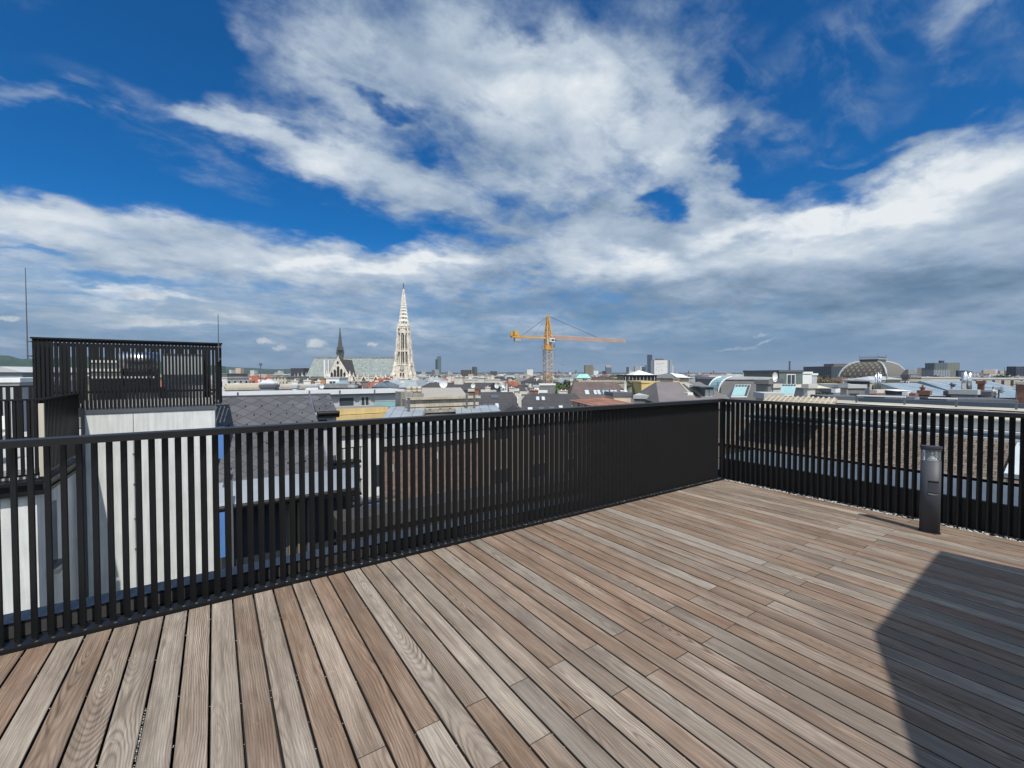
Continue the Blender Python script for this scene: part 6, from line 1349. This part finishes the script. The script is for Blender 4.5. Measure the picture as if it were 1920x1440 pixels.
tower('white_twin_tower', 'rounded white grey tower right of the screened tower', 1255.5, 1260.5, 675.5, 3600, G4, 'skyscraper'); tower('white_twin_tower', 'lower white tower behind the rounded white grey one', 1260, 1262.5, 685, 3620, W_white, 'skyscraper')
P = at(1055.6, 700, 6500); t = thing('television_tower', 'thin needle television tower right of the crane mast', 'tower', (P.x, P.y, GZ)); zt = zat(1055.6, 671, 6500) - GZ
b = MB(); b.tube((0, 0, 0), (0, 0, zt * .63), 9, 8, 4); b.tube((0, 0, zt * .63), (0, 0, zt), 3, 6, 1.2); b.build('shaft', G4, t); b = MB(); b.cone((0, 0), 6, zt * .60, zt * .66, 12, 14); b.cone((0, 0), 14, zt * .66, zt * .70, 12, 5); b.build('cabin', G4, t)
for px, py, lb in ((1042, 696, 'small needle steeple left of the television tower'), (1048, 694, 'hazy square tower just left of the television tower'), (1080, 692.5, 'tiny steeple right of the television tower'), (1143, 691, 'tiny dark steeple behind the slanted tower'), (1291, 694.5, 'dark little spire right of the grey hipped roof'), (1338, 694, 'brown domed church tower above the long grey house')):
    P = at(px, 702, 2500); t = thing('steeple', lb, 'steeple', (P.x, P.y, GZ)); zt = zat(px, py, 2500) - GZ
    b = MB(); b.box(-4, 4, -4, 4, 0, zt * .62); b.build('shaft', M_beige, t); b = MB(); b.cone((0, 0), 5, zt * .62, zt, 8, .3); b.build('spire', R_dark, t)
house('red_church', 'low red brown church body under the brown domed tower', 'church', 1335, 1344, 698.5, 2450, 30, M_brick, R_brown, 'gable', 700.5)
tower('grey_slab', 'pale pink grey slab tower right of the domed church', 1402, 1415, 696, 900, walls('pinkish_slab', (.28, .27, .27)), 'tower block')
tower('dark_glass_block', 'dark glass office block with brown upper storey left of the dome', 1559, 1602, 686.5, 620, walls('dark_blue_glass_block', (.05, .065, .075), glass=(.03, .04, .05), su=4, sv=2.4, rough=.3), 'office block', th=60)
tower('dark_glass_block', 'brown set back storey on the dark glass office block', 1563, 1596, 682, 640, mat('brown_violet_panel', (.13, .10, .10), .6, .1), 'office block', rm=M_pipe)
tower('blue_office_wing', 'blue glass office wing left of the big grey tower at the right', 1739, 1754, 690, 900, walls('blue_glass_wing', (.07, .12, .18), glass=(.03, .05, .09), su=5, sv=3, rough=.3), 'office block')
tower('big_office_tower', 'big grey green office tower on the right horizon', 1752, 1776, 680.5, 880, walls('grey_green_glass', (.09, .115, .12), glass=(.045, .06, .07), su=5, sv=3.2, rough=.35), 'office tower')
tower('big_office_tower', 'lighter gridded right half of the big office tower', 1774, 1799, 680, 890, walls('olive_grid', (.17, .18, .15), glass=(.05, .06, .06), su=4, sv=3.4), 'office tower')
tower('big_office_tower', 'dark lift head on top of the big office tower', 1764, 1770, 676, 900, G2, 'lift tower')
tower('low_office_block', 'pale low block at the foot of the big office tower', 1751, 1781, 693, 860, walls('pale_low_block', (.22, .24, .26), su=5, sv=3.2), 'office block')
for a_, c_, y_, lb, wm in ((1822, 1836, 698, 'grey house block right of the two white flues', G4), (1836, 1843, 700, 'brown house block right of the grey one on the horizon', G3), (1843, 1855, 700.5, 'green grey stepped block with white fin on the right horizon', G1), (1905, 1925, 687, 'blue black tower block at the right edge', G2), (1797, 1803, 694.5, 'dark slab left of the two white flues', G2)):
    tower('horizon_block', lb, a_, c_, y_, 700, wm)
P = at(1883, 700, 3000); t = thing('radio_mast', 'thin lattice mast on the right horizon', 'mast', (P.x, P.y, GZ)); b = MB(); b.tube((0, 0, 0), (0, 0, zat(1883, 688, 3000) - GZ), 3, 4, .8); b.build('mast', M_pipe, t)
tower('ribbed_roof_house', 'grey ribbed mansard building right of the dome', 1703, 1720, 693, 380, W_grey, 'house', rm=R_grey, kind='mansard', ye=702)
house('copper_roofed_hall', 'hall with rounded turquoise copper roof behind the brown tiled roof', 'hall', 1081, 1108, 701, 300, 20, W_cream, mat('turquoise_copper', (.26, .50, .46), .7, .12, .3), 'mansard', 709, rot=-4)
house('copper_roofed_hall', 'small pale green copper dome house right of the crane mast', 'house', 1036, 1046, 708, 280, 12, W_cream, R_green, 'hip', 712)

# ------------------------------------------------------------------ hills
def hills():
    b = MB(); random.seed(3)
    def ridge(pts, d, base_, thick, seed):
        rnd = random.Random(seed); cols = []
        for (p0, y0), (p1, y1) in zip(pts[:-1], pts[1:]):
            n = max(2, int(abs(p1 - p0) / 6))
            for i in range(n):
                f_ = i / n; f_ = f_ * f_ * (3 - 2 * f_); cols.append((p0 + (p1 - p0) * i / n, y0 + (y1 - y0) * f_ + rnd.uniform(-.35, .35)))
        rows = 9; vs_ = []
        for px, py in cols:
            T_ = at(px, py, d); hz = T_.z - GZ
            for r in range(rows):
                f_ = r / (rows - 1); q = at(px, 700, d - thick * (1 - f_)); z = GZ - 1 + (hz + 1) * (f_ ** .8) * (1 + rnd.uniform(-.05, .05) * (1 if 0 < r < rows - 1 else 0))
                vs_.append((q.x, q.y, z))
            q = at(px, 700, d + thick); vs_.append((q.x, q.y, GZ - 1))
        R_ = rows + 1; fs = []
        for i in range(len(cols) - 1):
            for r in range(R_ - 1): fs.append((i * R_ + r, (i + 1) * R_ + r, (i + 1) * R_ + r + 1, i * R_ + r + 1))
        b.mesh(vs_, fs)
    ridge([(-420, 690), (-250, 660), (-120, 655), (-40, 664), (10, 666.5), (45, 673), (90, 672), (160, 668), (260, 675), (380, 684), (430, 687)], 6500, 0, 1800, 1)
    ridge([(340, 690), (425, 687.5), (470, 690), (520, 692.5), (560, 691), (640, 694), (720, 695), (800, 697.2), (860, 698.6), (900, 700)], 12000, 0, 2500, 2)
    ridge([(840, 700), (930, 698.2), (990, 697.6), (1100, 698.4), (1300, 698.9), (1500, 698.6), (1700, 698.8), (1850, 698.0), (1990, 698.4), (2300, 699)], 17000, 0, 2500, 4)
    mm = bpy.data.materials.new('wooded_hills'); mm.use_nodes = True; t = NT(mm.node_tree); bb = mm.node_tree.nodes['Principled BSDF']; bb.inputs['Roughness'].default_value = 1; bb.inputs['Specular IOR Level'].default_value = 0
    P_ = t.node('ShaderNodeNewGeometry').outputs['Position']
    f_ = t.m('MULTIPLY_ADD', t.noise(P_, .0022, 6, .6), .6, t.m('MULTIPLY', t.noise(P_, .012, 5, .6), .4))
    t.l.new(t.ramp(f_, [(.35, (.012, .030, .022)), (.5, (.022, .050, .030)), (.62, (.045, .075, .04)), (.7, (.09, .10, .065))]), bb.inputs['Base Color'])
    o = b.build('hills', mm, None, True); o['kind'] = 'structure'
hills()

# ------------------------------------------------------------------ trees
def leafmat(name, cols):
    mm = bpy.data.materials.new(name); mm.use_nodes = True; t = NT(mm.node_tree); bb = mm.node_tree.nodes['Principled BSDF']; bb.inputs['Roughness'].default_value = .8; bb.inputs['Specular IOR Level'].default_value = .2
    r = t.node('ShaderNodeNewGeometry').outputs['Random Per Island']
    n = len(cols); t.l.new(t.ramp(r, [(i / max(1, n - 1), c) for i, c in enumerate(cols)]), bb.inputs['Base Color']); return mm
L_green = leafmat('fresh_green_leaves', [(.04, .085, .02), (.07, .13, .03), (.11, .17, .045), (.05, .10, .03)])
L_dark = leafmat('dark_green_leaves', [(.02, .04, .015), (.035, .065, .02), (.05, .08, .03)])
L_brown = leafmat('russet_leaves', [(.12, .065, .02), (.16, .10, .03), (.09, .07, .02), (.07, .08, .025)])
L_wine = leafmat('wine_red_leaves', [(.10, .035, .03), (.13, .06, .04), (.07, .05, .025)])
M_bark = mat('bark', (.07, .055, .045), .95, .3, 2.)
def tree(label, px, ytop, d, wid, lm, zb=None, hc=.45, n=420, leaf=.5, name='leafy_tree', cat='tree', group=None):
    P = at(px, ytop, d); zb = GZ if zb is None else zb; H = P.z - zb
    t = thing(name, label, cat, (P.x, P.y, zb), 0, group); rnd = random.Random(int(px * 13 + d))
    b = MB(); b.cone((0, 0), H * .022 + .05, 0, H * .55, 7, H * .012 + .02)
    cl = []
    for i in range(9):
        q = rnd.uniform(0, 6.28); rr = wid * rnd.uniform(.25, .8); z = H * rnd.uniform(1 - hc, .93)
        e = (rr * math.cos(q), rr * math.sin(q), z); b.tube((0, 0, H * .5), e, H * .010 + .02, 5, .02); cl.append(e)
    b.build('trunk', M_bark, t)
    cl.append((0, 0, H * .9)); b = MB()
    for i in range(n):
        c = cl[rnd.randrange(len(cl))]; rad = wid * .48
        v = Vector((rnd.gauss(0, 1), rnd.gauss(0, 1), rnd.gauss(0, .75))).normalized() * rad * rnd.uniform(.3, 1.0) ** .5
        p = Vector(c) + v; p.z = min(p.z, H)
        nrm = (v.normalized() + Vector((rnd.uniform(-.7, .7), rnd.uniform(-.7, .7), rnd.uniform(-.2, .9)))).normalized(); a_ = nrm.orthogonal().normalized(); c_ = nrm.cross(a_); s = leaf * rnd.uniform(.5, 1.2); q = rnd.uniform(0, 3.14)
        a2 = a_ * math.cos(q) + c_ * math.sin(q); c2 = -a_ * math.sin(q) + c_ * math.cos(q)
        b.mesh([p - a2 * s, p - c2 * s * .6, p + a2 * s, p + c2 * s * .6 + nrm * s * .2], [(0, 1, 2, 3)])
    b.build('crown', lm, t)
tree('bright green tree right of the crane foot', 1046, 713, 150, 3.4, L_green, n=700, leaf=.4); tree('green roof garden tree left of the pale terrace wall', 1034, 722, 105, 2.6, L_green, n=600, leaf=.3)
tree('wine red tree between the crane foot and the brown roof', 1056, 716, 118, 2.6, L_wine, n=600, leaf=.3); tree('dark green tree behind the wine red one', 1068, 711, 190, 4.2, L_dark, n=600, leaf=.5)
tree('green tree directly above the wide dark skylit roof', 1047, 727, 84, 2.4, L_green, n=600, leaf=.25)
tree('russet tree behind the cream awning left of the dome', 1545, 706, 190, 6, L_brown, n=900, leaf=.5); tree('smaller russet tree left of the dome foot', 1558, 709, 175, 4.5, L_brown, n=700, leaf=.45); tree('russet tree showing before the left half of the dome', 1612, 711, 120, 2.8, L_brown, n=600, leaf=.3)
tree('dark bushy tree left of the dark green rooftop storey', 1452, 699, 260, 8, L_dark, n=800, leaf=.7); tree('dark green treetop left of the russet trees', 1530, 703, 230, 6, L_brown, n=700, leaf=.6)
tree('potted roof terrace bush beside the blue grey plant room', 1533, 734, 40, .75, L_brown, zb=-2.6, n=400, leaf=.09, name='terrace_bush', cat='bush'); tree('pale green treetop below the television tower', 1078, 706, 330, 5, L_dark, n=500, leaf=.7)
tree('dark conifer like treetop left of the copper roof', 1070, 708, 300, 4, L_dark, n=500, leaf=.6); tree('dark tree near the right edge below the horizon', 1872, 703, 300, 8, L_dark, n=700, leaf=.8); tree('second dark tree at the right horizon', 1895, 703.5, 320, 8, L_dark, n=700, leaf=.8)

# ------------------------------------------------------------------ ordinary houses of the town
random.seed(11)
WALLS_ = [('cream', W_cream), ('white', W_white), ('pale yellow', W_yellow), ('grey', W_grey), ('salmon', W_pink), ('beige', W_beige)]
ROOFS_ = [('red tiled', R_red), ('dark slate', R_dark), ('brown tiled', R_brown), ('grey', R_grey), ('pale metal', R_metal), ('green copper', R_green)]
def proto(wi, ri, kind):
    w_, th = random.uniform(15, 24), random.uniform(11, 15); he = random.uniform(20.0, 23.0); hr = he + random.uniform(2.8, 4.6)
    t = thing('town_house', 'x', 'house'); MB().box(0, w_, 0, th, 0, he).build('wall', WALLS_[wi][1], t)
    if kind == 'flat': hr = he + .35
    rf = roofmesh(kind, w_, th, he, hr).build('roof', ROOFS_[ri][1], t)
    for k in range(random.randint(1, 3)):
        x = w_ * random.uniform(.1, .9); cw = random.uniform(1.0, 2.6); b = MB(); y = th * random.uniform(.35, .65); b.box(x - cw / 2, x + cw / 2, y - .5, y + .5, he, hr + random.uniform(.5, 1.3))
        o = b.build('chimney', M_chim if random.random() < .65 else M_brick, rf)
    if random.random() < .75:
        x = w_ * random.uniform(.1, .9); y = th * .5; b = MB(); b.tube((x, y, hr - .5), (x, y, hr + 2.4), .05, 4)
        for q in range(4): b.tube((x - .5, y, hr + 1.4 + q * .25), (x + .5, y, hr + 1.4 + q * .25), .025, 4)
        b.build('antenna', M_pipe, rf)
    if random.random() < .6:
        x = w_ * random.uniform(.2, .8); b = MB(); b.box(x - 1, x + 1, 1.2, 5, he - .1, he + (hr - he) * .75 + .3); b.box(x - .7, x + .7, 1.15, 1.19, he + .4, he + (hr - he) * .6, 1); b.build('dormer', [M_white, M_glass], rf)
    return t
PR = []
for wi in range(6):
    for ri in range(5): PR.append((wi, ri, proto(wi, ri, random.choice(['gable', 'gable', 'hip', 'mansard', 'front'] if ri != 4 else ['hip', 'mansard', 'flat']))))
used = [False] * len(PR)
ZONES = [(-200, 62, 'left of the rooftop screen'), (62, 412, 'behind the rooftop screen'), (412, 500, 'right of the rooftop screen'), (500, 570, 'left of the church choir'), (570, 660, 'before the church transept'), (660, 780, 'beside the church tower'), (780, 860, 'right of the church tower'),
         (860, 940, 'below the round dark tower'), (940, 1018, 'left of the crane mast'), (1018, 1095, 'right of the crane mast'), (1095, 1170, 'below the brown office tower'), (1170, 1265, 'below the skyline cluster'), (1265, 1350, 'right of the screened tower'), (1350, 1450, 'above the railing corner'), (1450, 1560, 'left of the domed hall'), (1560, 1700, 'below the domed hall'), (1700, 1800, 'below the big office tower'), (1800, 2200, 'near the right edge')]
occ = []
for o in list(COL.objects):
    if o.parent is None and o.get('category') and o.name.split('.')[0] != 'town_house':
        occ.append((o.location.x, o.location.y))
placed = []; items = []
def redzone(px, d): return (415 < px < 500 and d > 110)
tries = 0
while len(placed) < 262 and tries < 60000:
    tries += 1
    d = 75 * math.exp(random.random() ** .85 * math.log(1150 / 75)); px = random.uniform(-60, 1990)
    if 60 < px < 405 and random.random() < .8: continue
    P = at(px, 700, d)
    if any((P.x - a_) ** 2 + (P.y - c_) ** 2 < 25 ** 2 for a_, c_ in placed): continue
    if any((P.x - a_) ** 2 + (P.y - c_) ** 2 < 15 ** 2 for a_, c_ in occ): continue
    if 545 < px < 800 and 320 < d < 420: continue
    if 1540 < px < 1730 and 400 < d < 530: continue
    if 380 < px < 1000 and d < 110: continue
    if 1000 < px < 1900 and d < 100: continue
    if 1015 < px < 1040 and 190 < d < 250: continue
    placed.append((P.x, P.y)); items.append((px, d, P))
items.sort(key=lambda q: q[1])
keys = {}; recs = []
for px, d, P in items:
    c = [i for i, (wi, ri, _) in enumerate(PR)]
    if redzone(px, d): c = [i for i in c if PR[i][1] == 0]
    else:
        wts = {0: .14, 1: .28, 2: .18, 3: .22, 4: .18}; ri = random.choices(range(5), [wts[k] for k in range(5)])[0]; c = [i for i in c if PR[i][1] == ri]
    i = random.choice(c); wi, ri, t = PR[i]
    rz = math.atan2(RT.y, RT.x) + R(random.choice((ALIGN, ALIGN - 90, 5, -12, 18, -40)) + random.uniform(-6, 6))
    sc = (random.uniform(.85, 1.15), random.uniform(.9, 1.1), 1)
    # roofs stay a little below eye level, as the photograph's do
    zt = -random.uniform(.9, 4.2) if d > 170 else -random.uniform(2.8, 5.0)
    if px > 1430 and d < 300: zt -= 1.0
    top = max((v.co.z for v in [c2 for c2 in t.children if c2.name.startswith('roof')][0].data.vertices)); zo = zt - top
    if not used[i]: used[i] = True; o = t
    else:
        o = t.copy(); COL.objects.link(o)
        for ch in t.children:
            c1 = ch.copy(); COL.objects.link(c1); c1.parent = o
            for g_ in ch.children: c2 = g_.copy(); COL.objects.link(c2); c2.parent = c1
    o.location = (P.x, P.y, zo); o.rotation_euler = (0, 0, rz); o.scale = sc
    zn = [z for a_, c_, z in ZONES if a_ <= px < c_] or ['near the right edge']
    dist = 'nearer' if d < 170 else ('distant' if d < 380 else ('far' if d < 700 else 'tiny'))
    recs.append((o, px, WALLS_[wi][0], ROOFS_[ri][0], dist, zn[0]))
for i, (wi, ri, t) in enumerate(PR):
    if not used[i]:
        for ch in list(t.children):
            for g_ in list(ch.children): bpy.data.objects.remove(g_)
            bpy.data.objects.remove(ch)
        bpy.data.objects.remove(t)
ORD = ['first', 'second', 'third', 'fourth', 'fifth', 'sixth', 'seventh', 'eighth', 'ninth']
for r in recs: keys.setdefault(r[2:], []).append(r)
for k, L_ in keys.items():
    L_.sort(key=lambda r: r[1])
    for j, r in enumerate(L_):
        wn_, rn_, ds, zn = k; s_ = '%s %s house with %s roof %s' % (ds, wn_, rn_, zn)
        if len(L_) > 1: s_ = ORD[min(j, 8)] + ' from left, ' + s_
        r[0]['label'] = s_; r[0]['category'] = 'house'; r[0]['group'] = 'town houses among the rooftops'

# beyond about a kilometre the town reads as one mass
def far_town():
    rnd = random.Random(21); cols = [(.50, .47, .40), (.56, .56, .53), (.36, .33, .28), (.26, .26, .26), (.46, .36, .28)]
    rc = [(.25, .10, .065), (.08, .08, .08), (.14, .11, .10), (.20, .20, .20), (.38, .40, .41)]
    ms = [mat('far_wall_%d' % i, c, .9, .1, .05) for i, c in enumerate(cols)] + [mat('far_roof_%d' % i, c, .9, .15, .05) for i, c in enumerate(rc)] + [mat('far_foliage', (.035, .06, .025), 1, .3, .05)]
    for i, mm in enumerate(ms): mm.name = ('far_town_wall', 'far_town_roof', 'far_town_green')[0 if i < 5 else (1 if i < 10 else 2)]
    b = MB()
    for k in range(5200):
        d = 1150 * math.exp(rnd.random() * math.log(9.0)); px = rnd.uniform(-120, 2060); P_ = at(px, 700, d); a_ = rnd.uniform(0, 3.14)
        u = Vector((math.cos(a_), math.sin(a_), 0)); v = Vector((-u.y, u.x, 0)); sc_ = 1 + d / 4000
        w_, th = rnd.uniform(12, 34) * sc_, rnd.uniform(9, 14) * sc_; z1 = GZ + rnd.uniform(10, 24.5); z2 = z1 + rnd.uniform(1, 4)
        if rnd.random() < .035: z1 = GZ + rnd.uniform(26, 44); z2 = z1 + .5; w_ = rnd.uniform(12, 30)
        green = rnd.random() < .13
        if green: z1 = GZ + rnd.uniform(8, 17); z2 = z1 + 4; w_ *= 1.5
        o = Vector((P_.x, P_.y, 0)); q = [o - u * w_ / 2 - v * th / 2, o + u * w_ / 2 - v * th / 2, o + u * w_ / 2 + v * th / 2, o - u * w_ / 2 + v * th / 2]
        wm = rnd.randrange(5); rm = 5 + rnd.choice((0, 1, 1, 2, 3, 3, 4))
        if redzone(px, d) and rnd.random() < .6: rm = 5
        if green: wm = rm = 10
        e = u * w_ * .32
        vs_ = [(p.x, p.y, GZ) for p in q] + [(p.x, p.y, z1) for p in q] + [((o - e).x, (o - e).y, z2), ((o + e).x, (o + e).y, z2)]
        b.mesh(vs_, [(0, 1, 5, 4), (1, 2, 6, 5), (2, 3, 7, 6), (3, 0, 4, 7)], wm); b.mesh(vs_[4:], [(0, 1, 5, 4), (1, 2, 5), (2, 3, 4, 5), (3, 0, 4)], rm)
    o = b.build('distant_town', ms); tag(o, kind='stuff')
far_town()

# ------------------------------------------------------------------ the air between here and the hills
def haze():
    b = MB(); b.box(-24000, 24000, -24000, 24000, GZ - 3, 520)
    mm = bpy.data.materials.new('haze_air'); mm.use_nodes = True; nt = mm.node_tree; nt.nodes.clear()
    o_ = nt.nodes.new('ShaderNodeOutputMaterial'); v_ = nt.nodes.new('ShaderNodeVolumePrincipled')
    v_.inputs['Color'].default_value = (.74, .85, 1.0, 1); v_.inputs['Density'].default_value = 2.6e-5; v_.inputs['Anisotropy'].default_value = .2
    nt.links.new(v_.outputs[0], o_.inputs['Volume'])
    o = b.build('haze', mm); o['kind'] = 'stuff'
haze()
